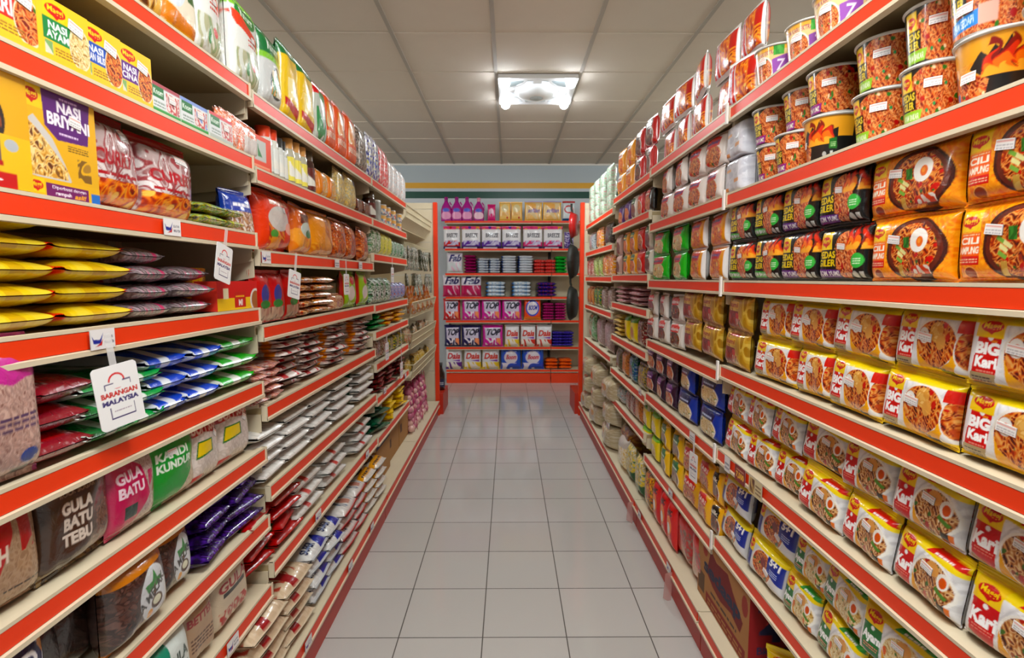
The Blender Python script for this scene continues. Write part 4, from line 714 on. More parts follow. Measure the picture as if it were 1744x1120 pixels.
def tray(name, label, y, z, w_, h, d, c='e6b41c', x=-.76):
    r = ob(name, None); r.location = (x, y, z); r.rotation_euler = (0, 0, math.pi/2); k = lin(c)
    mb = MB().box(-w_/2, w_/2, -d/2, d/2, 0, .003, k); mb.box(-w_/2, w_/2, d/2-.003, d/2, 0, h, k); ob('tray_back', mb.mesh('t', M['card'], False), r)
    for sx in (-1, 1):
        g = MB(); P = [(-d/2, 0), (d/2, 0), (d/2, h), (-d/2+.06, h), (-d/2+.045, h-.005), (-d/2+.035, h-.02), (-d/2, h*.35)]; xx = sx*w_/2
        v = [(xx, a, b) for a, b in P]+[(xx+.003, a, b) for a, b in P]; n = len(P)
        g.add(v, [(i, (i+1) % n, n+(i+1) % n, n+i) for i in range(n)], k)
        for o_ in (0, n):
            for i in range(1, n-1): g.add([v[o_], v[o_+i], v[o_+i+1]], [(0, 1, 2)], k)
        if sx < 0: g.add([(xx-.0006, -.05+d*.2, h*.86), (xx-.0006, -.05+d*.2+.05, h*.86), (xx-.0006, -.05+d*.2+.05, h*.9), (xx-.0006, -.05+d*.2, h*.9)], [(0, 1, 2, 3)], lin('5a3a10'))
        ob('tray_side', g.mesh('t', M['card'], False), r)
    g = MB().box(-w_/2, w_/2, -d/2, -d/2+.003, 0, h*.22, k); ob('tray_front', g.mesh('t', M['card'], False), r); return tagit(r, label, 'display tray')
tray('display_tray', 'tall yellow card tray rising behind the blue panelled box', 1.0, 1.634, .16, .145, .16, x=-.87)
o = put('bp2', -.90, 1.13, 1.67, math.pi/2, .8); tagit(o, 'yellow box standing behind, half hidden by the tray', BX)
D('nasi', 'rice_seasoning_box', .17, .182, .06, lambda nm, W, H, T: boxpack(nm, W, H, T, briyani(), side='e0ae20', sticker=(.68, .70, .028, .016, -.1)))
row('L', 1.425, 'nasi', [52, 161], 'large yellow rice seasoning box with purple panel', BX, setb=.002, jit=.0)
D('trayb', 'noodle_box', .14, .17, .08, lambda nm, W, H, T: boxpack(nm, W, H, T, traybox(), side='e2b42c', sticker=(.15, .28, .03, .018, -.5))); row('L', 1.425, 'trayb', [-95, 50], 'yellow noodle box cut by the left picture edge', 'box', setb=.002, jit=0)
D('cbag', 'snack_bag', .175, .175, .085, P_(lambda: clearbag('b81c24', 'CURRY P', 'snack'), m='clear', sticker=(.64, .8, .03, .018, .2), seal=(.03, .1))); D('cbag2', 'snack_bag', .15, .165, .08, P_(lambda: clearbag('b81c24', 'CURRY', 'snack'), m='clear', sticker=(.64, .78, .028, .016, -.2), seal=(.03, .1), seed=9))
row('L', 1.425, 'cbag', [161, 262], 'clear snack bag with red lettering, next to yellow box', 'snack bag', jit=.05); row('L', 1.425, 'cbag2', [256, 346], 'clear snack bag with red lettering, further from yellow box', 'snack bag', jit=.05)
gen('flt1', 'vermicelli_packet', .15, .2, .03, 'c8c8a0', ['c8c8a0', '2a9a3c', 'e8d030', '2a3a5a', 'e0e0d0'], lying=True, w_=50, h=50, split=True); pile('L', 1.425, 'flt1', [346, 388, 432], 2, 'flat green and white packet by the shelf joint', 'packet')
gen('blubag', 'snack_bag', .11, .15, .05, '2a48a8', ['e0d8d0', 'b88a60', '8a5a38', 'd8d0d0'], [('r', 0, .6, 1, 1, '2448a8'), ('lines', .2, .68, .8, .8, 'f0f0f8', 1, 4)], 50, 60, m='clear', split=True); o = put('blubag', -.73, 1.46, 1.385, 1.35, 1, 1, -.1); tagit(o, 'blue topped clear snack bag at the first shelf joint', 'snack bag')
# top shelf bags
Bg = 'snack bag'
D('t1', 'food_bag', .15, .22, .06, P_(lambda: standbag('e8c890', None, [('nr', .1, .1, .9, .8, FOOD['rice'][0], 30, 3), ('r', .7, 0, 1, 1, 'f0c060'), ('r', 0, .8, 1, 1, 'd8a030')]))); row('L', 1.822, 't1', [232, 290], 'noodle picture bag on the top shelf', Bg)
D('t2', 'food_bag', .17, .22, .06, P_(lambda: standbag('ece4d0', None, [('e', .3, .5, .25, .22, 'dfe8f0'), ('nr', .12, .4, .5, .95, ['e8f0f8', '3a90d0', 'e8f0f8'], 30, 4), ('e', .72, .7, .25, .26, 'e0a868'), ('nr', .6, .4, .95, .6, ['3a6a2a', 'd8b060', 'e8d090'], 20, 3), ('p', [(0, .3), (1, .16), (1, 0), (0, .12)], 'e08a28'), ('r', 0, 0, 1, .1, 'f0c83a')]))); row('L', 1.822, 't2', [288, 346], 'blue and orange chicken picture bag on top', Bg)
def gw(c1='8ac83c', c2='1c8a3c', n='Knorr'): return standbag('e6e8e4', None, [('r', 0, .86, 1, 1, c1), ('e', .45, .82, .36, .12, c2), ('t', n, .2, .77, .72, .87, 'e8f8e8', .03), ('p', [(0, .78), (.1, .66), (1, .5), (1, .62), (.4, .72), (.05, .82)], 'e04a28'), ('nr', .1, .04, .95, .42, FOOD['veg'][0]+['d8dcd4', 'e4e4de'], 16, 6, FOOD['veg'][1]), ('lines', .4, .5, .9, .6, 'c8402c', 2, 3)])
D('t3', 'food_bag', .16, .24, .06, P_(gw, sticker=(.6, .6, .028, .014, .1))); row('L', 1.822, 't3', [346, 390], 'green and white soup bag near the wall bag', Bg, jit=.05); row('L', 1.815, 't3', [408, 455], 'green and white soup bag with red swoosh, at the joint', Bg)
D('t4', 'food_bag', .19, .23, .07, P_(lambda: standbag('d4d8d8', None, [('r', 0, .66, 1, 1, '147a40'), ('t', 'Knorr', .2, .72, .8, .86, 'e8f4ea', .03), ('r', 0, .6, 1, .67, '8ac83c'), ('e', .6, .36, .3, .2, '2a2a28'), ('nr', .36, .2, .84, .5, ['d8a030', '3a8a30', 'e8e0c8'], 18, 3), ('r', 0, 0, 1, .06, '147a40')]))); row('L', 1.81, 't4', [456, 489], 'silver and dark green soup bag on the top shelf', Bg)
D('t5', 'food_bag', .17, .25, .06, P_(lambda: standbag('f0cc14', None, [('r', 0, .82, 1, 1, '147a40'), ('t', 'Knorr', .2, .85, .8, .94, 'e8f4ea', .03), ('nr', .2, .3, .9, .55, ['f0cc14', 'f8e8a0', 'e8b020'], 10, 3), ('p', [(.1, .2), (.1, .3), (.95, .2), (.95, .08)], 'c82828')]))); row('L', 1.81, 't5', [489, 517, 545], 'yellow and green seasoning bag on the top shelf', Bg)
D('t6', 'food_bag', .15, .23, .06, P_(lambda: standbag('c8d0c8', None, [('r', 0, .8, 1, 1, 'd81c28'), ('e', .5, .78, .3, .1, '2a9a48'), ('nr', .1, .05, .9, .6, ['c0c8c4', '3a9a5a', 'd8d8d8'], 12, 3)]))); row('L', 1.81, 't6', [545, 562], 'red topped silver bag on the top shelf', Bg)
D('t7', 'food_bag', .15, .23, .06, P_(lambda: standbag('e8641c', None, [('r', 0, .88, 1, 1, 'e8541c'), ('nr', .1, .4, .9, .8, ['e8941c', 'f0d8a8', 'c84a1c', 'e8e0d0'], 14, 3), ('t', 'BREAD CRUMBS', .1, .24, .9, .34, 'f8e0c8', .03), ('r', 0, .0, 1, .06, 'e8e0d0')]))); row('L', 1.81, 't7', [562, 578, 596, 613], 'orange breadcrumb bag on the top shelf', Bg)
gen('t8', 'food_bag', .14, .22, .05, '8a7460', ['a08a78', '4a3428', 'c8bcb0']); row('L', 1.81, 't8', [613, 630], 'clear brown bag beside orange ones', Bg, jit=.05)
gen('t9', 'food_bag', .14, .24, .05, '1c1c7a', ['1c1c7a', '2a2a9a', 'e8e8f0', 'c8c060']); row('L', 1.81, 't9', [632, 640, 650], 'dark blue bag on the top shelf', Bg); gen('t10', 'food_bag', .14, .23, .05, 'd83a40', ['d83a40', 'e87070', 'e8e0e0']); row('L', 1.81, 't10', [650, 657, 665], 'red bag on the top shelf', Bg); gen('t11', 'food_bag', .12, .2, .05, 'd8d8d8', ['e0e0e0', 'c8c8cc', 'f0f0f0', 'c89a8a']); row('L', 1.81, 't11', [665, 672, 680, 687, 693], 'white bag on the top shelf', Bg)
# fourth shelf: flat bags
D('yflat', 'flour_bag', .16, .24, .040, P_(yellow_flat, lying=True)); pile('L', 1.218, 'yflat', [-60, 98], 5, 'flat yellow flour bag with red corners', 'bag', sy=.9); pile('L', 1.218, 'yflat', [98, 226], 4, 'flat yellow flour bag in the shorter pile', 'bag', sy=.9)
gen('greyf', 'dried_food_bag', .15, .2, .038, '7a6a6c', ['7a6a6c', '948688', '5c4c50', 'a89aa0', 'b03a60'], [('r', .7, 0, .8, 1, 'b83a68')], w_=60, h=56, lying=True, m='clear', split=True); pile('L', 1.218, 'greyf', [226, 292], 4, 'flat grey clear bag beside the yellow pile', 'bag'); pile('L', 1.218, 'greyf', [294, 362], 3, 'flat grey and pink clear bag beside the red tray', 'bag', step=.036)
def redtray():
    c = Cv(100, 50, 'd01c1c', 1.5); c.r(0, 0, 1, .42, 'f0c828'); c.r(.4, .08, .68, .62, 'c8281c'); c.lines(.43, .44, .65, .54, 'f0c030', 1, 2); c.t('MI', .5, .14, .6, .36, 'f0e8e0', .03); c.e(.95, .3, .15, .42, 'e0dcd8'); c.e(.95, .3, .11, .34, 'a86a38'); c.r(.14, .4, .26, .75, 'e8e0c0'); return c
D('rtray', 'display_tray', .17, .075, .12, lambda nm, W, H, T: boxpack(nm, W, H, T, redtray(), side='d83020', top='7a2018')); row('L', 1.218, 'rtray', [364, 438], 'red and yellow display tray of seasoning packets', 'display tray', setb=.004, jit=0)
gen('yst', 'seasoning_packet', .05, .1, .012, 'e8c020', ['e8c020', 'c87a20'], w_=20, h=20); 
for i in range(3): o = put('yst', -.77-.02*i, 1.30+.045*i, 1.225, 1.2+.2*i, 1, 1, .1); tagit(o, 'yellow packet poking out of the red tray, '+ORD[i], 'packet', 'packets in the red tray')
# fifth shelf
def crystal():
    c = standbag('c0208c', None, [('nr', 0, 0, .94, .70, FOOD['pinkr'][0], 90, 4), ('p', [(0, .62), (.3, .72), (.6, .66), (.92, .72), (1, .6), (1, 1), (0, 1)], 'c83a9a'), ('t', 'CRYSTAL', .3, .9, .85, .95, 'f0d8ec', .02), ('lines', .3, .36, .9, .48, '60486a', 3, 3), ('e', .75, .17, .1, .05, '2a4a9c'), ('r', .94, 0, 1, 1, 'b01c80'), ('r', .6, .04, .85, .1, '2c2830')]); return c
D('cry', 'rock_sugar_bag', .19, .212, .06, P_(crystal, m='clear', sticker=(.42, .84, .035, .02, .5))); row('L', 1.010, 'cry', [-75, 58], 'large pink crystal sugar bag standing at left edge', 'sugar bag', setb=-.01, fit=True)
def ddx(): return standbag('c0a8a4', ['c8b0ac', '8a2a3c', 'b89a94', 'a05060'], [('e', .5, .45, .42, .4, 'b81c20'), ('t', 'DBX', .25, .4, .6, .55, 'f0c030', .04), ('r', 0, 0, 1, .08, '8c1c2c')], 70, 70)
D('qbb', 'bean_bag', .16, .22, .048, P_(ddx, lying=True, m='clear')); pile('L', 1.010, 'qbb', [58, 158], 3, 'dark red and clear flat bag beside pink crystal bag', 'bag', jit=.1)
def bagflat(c1, c2='e8eae6', c3=None, t=None): return standbag(c1, None, [('r', .0, .0, .14, 1, c2), ('nr', .3, .2, .75, .9, [c1, c1, c2], 5, 3), ('r', .4, 0, .6, 1, c2)]+([('r', 0, .0, 1, .1, c3)] if c3 else [])+([('t', t, .25, .4, .8, .62, 'f4f4f4', .04)] if t else []), 64, 64)
D('grf', 'sugar_bag', .17, .3, .042, P_(lambda: bagflat('129a48', 'd8e0d8'), lying=True, seal=(.06, .06))); pile('L', 1.010, 'grf', [150, 212, 272], 3, 'flat green sugar bag under hanging tag', 'sugar bag')
D('blf', 'sugar_bag', .17, .3, .05, P_(lambda: bagflat('1450c8', 'dce0e8'), lying=True, seal=(.06, .06))); pile('L', 1.010, 'blf', [268, 318, 376], 3, 'flat blue and white sugar bag', 'sugar bag', jit=.08)
D('lgf', 'sugar_bag', .17, .3, .05, P_(lambda: bagflat('22b028', 'e0e4dc'), lying=True, seal=(.06, .06))); pile('L', 1.010, 'lgf', [372, 436], 3, 'flat light green and white sugar bag at shelf end', 'sugar bag')
# sixth shelf: standing sugar bags
def pouch(bg, side_, tone, txts, poly=None, extra=()):
    it = [('nr', 0, 0, 1, 1, tone, 90, 4)]; it += [('p', poly or [(0, 0), (.3, 0), (.6, .4), (.68, 1), (0, 1)], bg)]+[('t',)+t for t in txts]+list(extra); return standbag(side_, None, it, 110, 116)
D('mer', 'sugar_bag', .185, .165, .06, P_(lambda: pouch('b8141c', 'a8886a', ['a8886a', 'b4967a', '9c7c60'], [('GULA', .02, .66, .38, .82, 'e8d8c8', .04), ('MERAH', .02, .46, .55, .62, 'e8d8c8', .04)], [(0, 0), (.36, 0), (.44, .35), (.62, .7), (.64, 1), (0, 1)], [('nr', .7, .5, .86, .82, ['a8886a', 'b01c1c', 'b01c1c'], 14, 5), ('lines', .5, .2, .95, .23, '4a3426', 1, 3)]), sticker=(.34, .86, .034, .018, .1))); row('L', .819, 'mer', [-65, 92], 'red fronted brown sugar bag at the left edge', 'sugar bag')
D('teb', 'sugar_bag', .19, .175, .06, P_(lambda: pouch('4a3020', '6e4c3e', ['6e4c3e', '7c5a4a', '604034', '8a6a5c'], [('GULA', .2, .56, .6, .68, 'ddd0c4', .05), ('BATU', .22, .41, .6, .53, 'ddd0c4', .05), ('TEBU', .2, .26, .58, .38, 'ddd0c4', .05), ('SUGAR CANE', .2, .8, .66, .85, '9a806c', .03), ('ROCK SUGAR', .2, .73, .66, .78, '9a806c', .03)], [(0, 0), (.3, 0), (.66, .3), (.72, 1), (0, 1)], [('nr', 0, 0, 1, .1, ['5a4630', '8a744a', '3c2c20'], 40, 5)]), m='clear', sticker=(.82, .84, .03, .016, .2), seed=5)); row('L', .819, 'teb', [88, 212], 'dark brown cane sugar bag with big letters', 'sugar bag')
D('gb', 'sugar_bag', .16, .15, .05, P_(lambda: pouch('c0145c', 'b8a09a', ['b8a09a', 'c8b4ae', 'a88c88'], [('GULA', .1, .66, .6, .8, 'f4dce8', .04), ('BATU', .12, .48, .6, .62, 'f4dce8', .04)], [(0, 0), (.3, 0), (.7, .4), (.6, .8), (.3, 1), (0, 1)], [('nr', .7, .4, .95, .7, ['b8a09a', 'c01c60'], 14, 5), ('r', .2, .2, .44, .36, '0c3a30')]), m='clear', seed=7)); row('L', .819, 'gb', [200, 282], 'bright pink rock sugar bag', 'sugar bag')
D('kk', 'sugar_bag', .15, .165, .06, P_(lambda: pouch('0f9a38', 'c8b8a0', ['c8b8a0', 'b8a890'], [('KANDI', .12, .62, .7, .73, 'e8f4e8', .04), ('KUNDUR', .12, .48, .78, .59, 'e8f4e8', .04), ('CANDY WAX', .1, .8, .7, .85, 'a8e0b0', .02)], [(0, 0), (.4, 0), (.8, .35), (.95, 1), (0, 1)]), sticker=(.4, .7, .024, .012, 0), seed=8)); row('L', .819, 'kk', [266, 346], 'green candied fruit bag with white letters', 'sugar bag')
D('ss', 'sugar_bag', .15, .17, .06, P_(lambda: standbag('d4c8c0', ['d8ccc4', 'ccc0b8', 'e0d6d0'], [('p', [(0, 1), (0, .68), (.3, .74), (.8, .66), (1, .72), (1, 1)], 'b01c20'), ('t', 'SOFT SUGAR', .06, .72, .94, .9, 'e8c8b8', .03), ('p', [(.1, .38), (.15, .62), (.55, .62), (.6, .42)], '2a7a2c'), ('p', [(.13, .41), (.17, .6), (.52, .6), (.56, .44)], 'e8cc20'), ('e', .2, .1, .18, .06, 'c01c20')], 80, 90), sticker=(.7, .66, .024, .016, -.5))); row('L', .819, 'ss', [338, 384, 436], 'clear and red soft sugar bag with yellow patch', 'sugar bag')
# seventh and eighth
def ced(): return standbag('1c1816', None, [('e', .5, .72, .42, .24, 'c8c8d0'), ('e', .5, .72, .39, .215, '1e2250'), ('t', 'CED', .2, .63, .8, .81, 'e8e4e4', .04), ('t', 'ORGANIC', .12, .32, .92, .42, 'e0dcd8', .03), ('t', 'CANE', .3, .18, .92, .28, 'e0dcd8', .03), ('p', [(.84, .8), (.9, .9), (.96, .8), (.9, .7)], 'd8a068')], 90, 100)
D('ced', 'sugar_bag', .16, .17, .06, P_(ced)); row('L', .617, 'ced', [-40, 98], 'black organic sugar bag with dark blue round badge', 'sugar bag', setb=.0)
gen('dkb', 'palm_sugar_bag', .14, .15, .06, '241614', ['241614', '3a2420', '1a100e', '4a3430'], m='clear', w_=60, h=60, split=True); row('L', .617, 'dkb', [98, 148, 190], 'dark brown clear palm sugar bag, lower left', 'sugar bag', setb=.05)
def melaka(): return standbag('4a302a', ['4a302a', '5a3e36', '3c2622', '6a4c44'], [('r', 0, .72, 1, 1, 'c07818'), ('e', .62, .42, .26, .30, 'd8dce0'), ('p', [(.5, .45), (.44, .55), (.58, .56), (.62, .68), (.68, .56), (.8, .55), (.7, .48)], '1f8a30'), ('r', .6, .28, .64, .5, '7a5028'), ('e', .66, .3, .1, .08, '5a3a28'), ('e', .66, .31, .07, .05, 'e0e0c8'), ('e', .55, .2, .05, .05, 'e09a20'), ('t', 'GULA MELAKA', .1, .34, .95, .46, '1c1614', .03, 0, .5), ('r', 0, 0, 1, .07, 'c88018')], 100, 110)
D('mel', 'palm_sugar_bag', .16, .18, .075, P_(melaka, m='clear', seal=(.05, .16))); row('L', .617, 'mel', [185, 288], 'palm sugar bag with orange header and palm tree', 'sugar bag', setb=-.01); row('L', .617, 'mel', [282, 340], 'palm sugar bag further along, beside purple bags', 'sugar bag')
gen('pur', 'prune_bag', .15, .24, .05, '3a1a6a', ['5a2a9a', '3a1a6a', '281040', '6a3aa8'], lying=True, m='clear', w_=60, h=70, split=True); pile('L', .617, 'pur', [340, 392, 452], 4, 'shiny purple bag lying flat', 'bag', jit=.2, step=.042)
def gula(): return standbag('d0c0a8', None, [('t', 'GULA', .12, .62, .88, .78, 'a01c28', .04), ('r', .2, .54, .8, .61, '2a2220'), ('nr', .1, .04, .9, .36, ['b03a30', 'd0b8a0'], 60, 3), ('e', .5, .88, .12, .05, 'a87868')], 84, 100)
D('gul', 'sugar_bag', .15, .17, .08, P_(gula, p=6, q=6)); row('L', .408, 'gul', [372, 434], 'beige sugar bag with red dotted pattern', 'sugar bag')
D('bet', 'sugar_bag', .15, .165, .08, P_(lambda: standbag('b89a7c', None, [('t', 'BETTER', .1, .66, .9, .78, '9a2028', .04), ('lines', .15, .28, .85, .5, '6a4a38', 4, 3)], 84, 100), p=6, q=6)); row('L', .408, 'bet', [325, 374], 'light brown paper sugar bag with red word', 'sugar bag')
D('tea', 'sugar_bag', .16, .16, .07, P_(lambda: standbag('d4dcd8', None, [('p', [(0, 0), (0, 1), (.5, 1), (.4, .6), (.3, .3), (.5, 0)], '1f8a70'), ('t', 'GULA', .3, .56, .85, .72, '1c4a40', .04), ('t', 'Kastar', .4, .4, .8, .54, '6a8a84', .01, .1), ('e', .7, .16, .2, .12, '2a7a60')], 84, 90))); row('L', .408, 'tea', [240, 326], 'teal and white sugar bag at the bottom', 'sugar bag', setb=-.01)
# second bay
D('orb', 'spice_box', .13, .10, .05, lambda nm, W, H, T: boxpack(nm, W, H, T, Cv(50, 44, 'e8501c', 1.3).r(.14, .28, .72, .86, 'c8ccc8').nr(.3, .4, .55, .75, ['c8ccc8', '3a8a4a'], 16, 3).r(.05, .1, .9, .16, 'f0a080'), side='e04a18')); row('L', 1.608, 'orb', [437, 464], 'orange spice box at the near end of its shelf', 'box', jit=.1)
def jar(cap, body, lab): return lambda nm, W, H, T: bottle(nm, [(.001, 0), (W/2, 0), (W/2, H*.72), (W/2*.8, H*.8)], Cv(24, 30, lab, .8).nr(.1, .2, .9, .8, [lab, 'e8e8e0', '2a8a4a'], 10, 3), H*.08, H*.6, body, [(W/2*.86, H*.74), (W/2*.86, H), (.001, H)], cap)
D('sh1', 'shaker', .05, .145, .05, jar('e8441c', 'd8d8d0', 'e0e4e0')); D('sh2', 'shaker', .045, .13, .045, jar('2a2a28', 'd0d4d0', 'e0e4e0')); D('sh3', 'spice_bottle', .048, .15, .048, jar('d89a50', 'b8b4a0', 'e8dc60')); D('jr', 'sauce_jar', .07, .15, .07, jar('5a4a34', '3a1812', '6a2018'))
def srow(side, Z, key, bounds, look, cat, **kw): row(side, Z, key, bounds, look, cat, fit=False, jit=.3, **kw)
srow('L', 1.608, 'sh1', [462, 472, 482], 'white seasoning shaker with orange cap', 'shaker'); srow('L', 1.608, 'sh2', [482, 490, 497], 'white seasoning shaker with black cap', 'shaker'); srow('L', 1.608, 'sh3', [499, 510, 520, 530], 'spice bottle with wood coloured cap', 'bottle'); srow('L', 1.608, 'jr', [532, 546], 'dark sauce jar beside spice bottles', 'jar')
gen('obx', 'snack_box', .13, .11, .06, 'e89a28', ['e89a28', 'e8b860', 'd8d0c0'], [('r', 0, 0, .3, 1, 'e08a20')]); row('L', 1.608, 'obx', [549, 563, 577], 'orange packet box mid shelf', 'box'); gen('ybg', 'snack_bag', .14, .16, .05, 'd8b850', ['d8b850', 'e8d8a0', 'b8a060', 'c8c8b0'], [('e', .6, .78, .14, .1, '4a2a5a')]); row('L', 1.608, 'ybg', [577, 594, 611], 'yellow bag with small dark emblem', Bg); gen('brpk', 'snack_bag', .1, .08, .05, '5a2a18', ['5a2a18', '8a4a28', '3a1a10']); row('L', 1.608, 'brpk', [611, 622, 633], 'small brown packet by the second joint', 'packet')
D('redor', 'snack_bag', .27, .19, .09, P_(lambda: standbag('e8481c', None, [('nr', .15, .0, .95, .6, ['a83408', 'e88a20', 'd8480c', 'f0a840', 'c83c0c'], 24, 3), ('nr', .6, 0, 1, 1, ['e8481c', 'd83410', 'b82808'], 14, 8), ('e', .45, .55, .3, .2, 'd8d4d0'), ('lines', .2, .76, .8, .9, 'f0d0c0', 1, 4), ('e', .28, .3, .1, .07, '3aa030'), ('e', .75, .4, .14, .1, 'f0b0a0'), ('nr', .2, .05, .5, .25, ['f0a020', 'e87818'], 10, 4)], 110, 90), sticker=(.6, .7, .03, .016, 0))); row('L', 1.380, 'redor', [452, 513], 'big glossy red orange snack bag', Bg, jit=.1)
D('or2', 'snack_bag', .2, .18, .08, P_(lambda: standbag('d8701c', None, [('nr', 0, 0, 1, .5, ['e88a20', 'f0a840', 'd86a18'], 12, 3), ('r', .2, .6, .9, .78, '6a3018'), ('e', .5, .5, .3, .14, 'c8d8d0'), ('e', .6, .42, .16, .08, '2a8a5a')], 64, 60), m='clear')); row('L', 1.380, 'or2', [510, 540], 'orange snack bag beside the glossy red one', Bg, jit=.1)
D('or3', 'snack_bag', .2, .18, .08, P_(lambda: standbag('e89420', ['d88018', 'e89a28', 'f0b040'], [('p', [(0, .3), (0, .7), (.3, 1), (.5, 1), (.5, .3)], 'f0a020'), ('nr', .5, .1, 1, .9, ['d8903a', 'e8a860', 'c87828'], 8, 4)], 64, 60), m='clear')); row('L', 1.380, 'or3', [538, 574], 'golden yellow snack bag, third shelf down', Bg, jit=.1)
gen('or4', 'snack_bag', .16, .17, .07, 'b04a18', ['b04a18', 'd87028', '7a2810', 'e8a060'], m='clear', w_=50, h=50, split=True); row('L', 1.380, 'or4', [574, 594, 614, 636], 'brown orange clear snack bag', Bg, jit=.15)
gen('rpk', 'soup_packet', .16, .16, .04, 'c8181c', None, [('e', .5, .55, .2, .18, '3a4aa0'), ('nr', .1, .02, .9, .3, ['b88a78', 'c8a890', '8a5a48'], 14, 3), ('e', .5, .36, .25, .08, '2a8a3a')], 60, 60, split=True); row('L', 1.166, 'rpk', [446, 466, 490, 516], 'red herbal soup packet', 'packet')
gen('cnd', 'sweets_packet', .13, .16, .03, 'a82418', ['a82418', 'e8e0d0', 'e0a020', 'c81c1c', '2a7a30', '6a2a18'], lying=True, w_=40, h=44); pile('L', 1.166, 'cnd', [512, 538, 566], 5, 'flat red and yellow sweets packet', 'packet', jit=.3); gen('nut', 'nut_bag', .13, .07, .06, 'c89a70', ['c89a70', 'd8b890', 'a83a20', 'e0c8a8'], m='clear'); row('L', 1.166, 'nut', [566, 586], 'clear bag of pale nuts at shelf front', 'bag', setb=-.0)
gen('lim', 'tea_packet', .16, .165, .05, '9ac818', None, [('r', .0, 0, .08, 1, 'b81c1c'), ('e', .5, .4, .25, .2, 'e8e0d8'), ('e', .55, .75, .2, .12, 'c82828')], split=True); row('L', 1.166, 'lim', [590, 612, 634], 'lime green packet with red edge', 'packet'); row('L', 1.166, 'lim', [546, 572], 'lime green packet standing behind the tag', 'packet', setb=.12)
gen('sach', 'noodle_strip_pack', .15, .34, .028, 'dcd2cc', ['dcd2cc', 'e8e0da', 'ccc0b8'], [('r', 0, 0, 1, .05, 'e0d4cc'), ('nr', 0, .05, 1, .12, ['b81c28', 'd8c8c0', 'b81c28'], 12, 2), ('r', .0, .1, .14, .2, 'e8901c'), ('nr', .14, .0, 1, .2, ['e0d6d0', 'c82834', 'e0d6d0'], 9, 3), ('r', 0, 0, 1, .03, 'e0d0c8'), ('r', 0, .9, 1, 1, 'b02030')], 48, 70, lying=True, split=True, turn=False)
pile('L', .935, 'sach', [480, 520, 560, 600, 640], 7, 'flat white packet with red tip', 'packet', jit=.1, jx=.03); gen('sac2', 'seasoning_packet', .09, .2, .024, 'd0b8ac', ['d0b8ac', 'b83a38', 'e0d0c8', 'e08a30'], lying=True, w_=36, h=44); pile('L', .935, 'sac2', [440, 460, 481], 5, 'small red and white packet near the joint', 'packet', jit=.25)
gen('wsug', 'flour_bag', .2, .32, .054, 'dcdad6', ['dcdad6', 'e6e4e0', 'd2d0cc'], [('r', .0, .14, .4, .26, '1c5a3c'), ('r', .5, .1, .56, .14, '2a3a7a'), ('r', .7, .2, .74, .23, '2a3a7a'), ('r', .0, .0, 1, .02, 'c8c0b8')], 56, 60, lying=True, split=True, p=4, q=5, turn=True); pile('L', .696, 'wsug', [441, 484, 528, 566, 604, 640], 4, 'white flour bag lying flat', 'flour bag', jit=.05, step=.041)
gen('chil', 'chilli_bag', .17, .28, .045, 'b81c1c', ['b81c1c', 'd83a2c', '8a1414', 'e8dcd0'], [('r', 0, 0, 1, .12, 'b01818'), ('r', .0, .12, 1, .16, '2a6a30')], 56, 60, lying=True, m='clear', split=True); pile('L', .462, 'chil', [420, 470, 514], 4, 'red bag with green stripe lying flat', 'bag', jit=.15)
gen('wred', 'flour_bag', .2, .3, .058, 'dad8d4', ['dad8d4', 'e4e2de', 'd0cec8'], [('r', .42, 0, .54, .22, 'c8382c'), ('r', .2, .3, .9, .36, 'c8845a'), ('r', 0, .0, 1, .015, 'c0b8b0')], 56, 60, lying=True, split=True, p=4, q=5, turn=True); pile('L', .462, 'wred', [505, 550, 594, 642], 3, 'white flour bag with red stripe lying flat', 'flour bag', step=.047)
# base deck stacks (metres along the aisle)
def ydeck(key, ys, n, look, cat, x0=-.665, jit=.06, step=None):
    W, H, T = SZ[key]
    for i, (a, b) in enumerate(zip(ys[:-1], ys[1:])):
        for t in range(n):
            o = put(key, x0-H/2-random.uniform(0, .012), (a+b)/2, .151+t*(step or T*.93), math.pi/2+random.uniform(-jit, jit), min(1.25, (b-a)/W*.99), (step or T*.93)/T*1.12)
            tagit(o, ', '.join([look]+([LV[t]] if n > 1 else [])+([ORD[i]+' pile'] if len(ys) > 2 else [])), cat, cat+'s: '+look)
gen('bred', 'rice_bag', .21, .34, .060, 'cdb79c', ['cdb79c', 'd8c4aa'], [('nr', .0, .1, .7, .9, ['cdb79c', 'b04a3a'], 70, 3), ('r', .3, .0, .5, 1, 'a01c24'), ('r', 0, 0, 1, .03, 'd8c8b0')], 80, 90, lying=True, split=True, p=4, q=5, turn=False); ydeck('bred', [1.32, 1.53, 1.74], 4, 'beige and red rice bag on the deck', 'rice bag', step=.050)
gen('sup', 'sugar_bag', .21, .34, .060, 'd8d8d6', ['d8d8d6', 'e2e2e0'], [('p', [(.55, .03), (.98, .03), (.98, .22), (.8, .2), (.62, .12)], '2434a0'), ('t', 'SUPER', .08, .08, .54, .17, '26305c', .05), ('e', .2, .36, .2, .07, '10602c'), ('lines', .12, .1, .5, .14, '8a9ac0', 1, 3), ('r', 0, 0, 1, .03, 'c8c8c8')], 90, 100, lying=True, split=True, p=4, q=5, turn=False); ydeck('sup', [1.74, 1.92, 2.08], 4, 'white sugar bag with blue corner on the deck', 'sugar bag', step=.050)
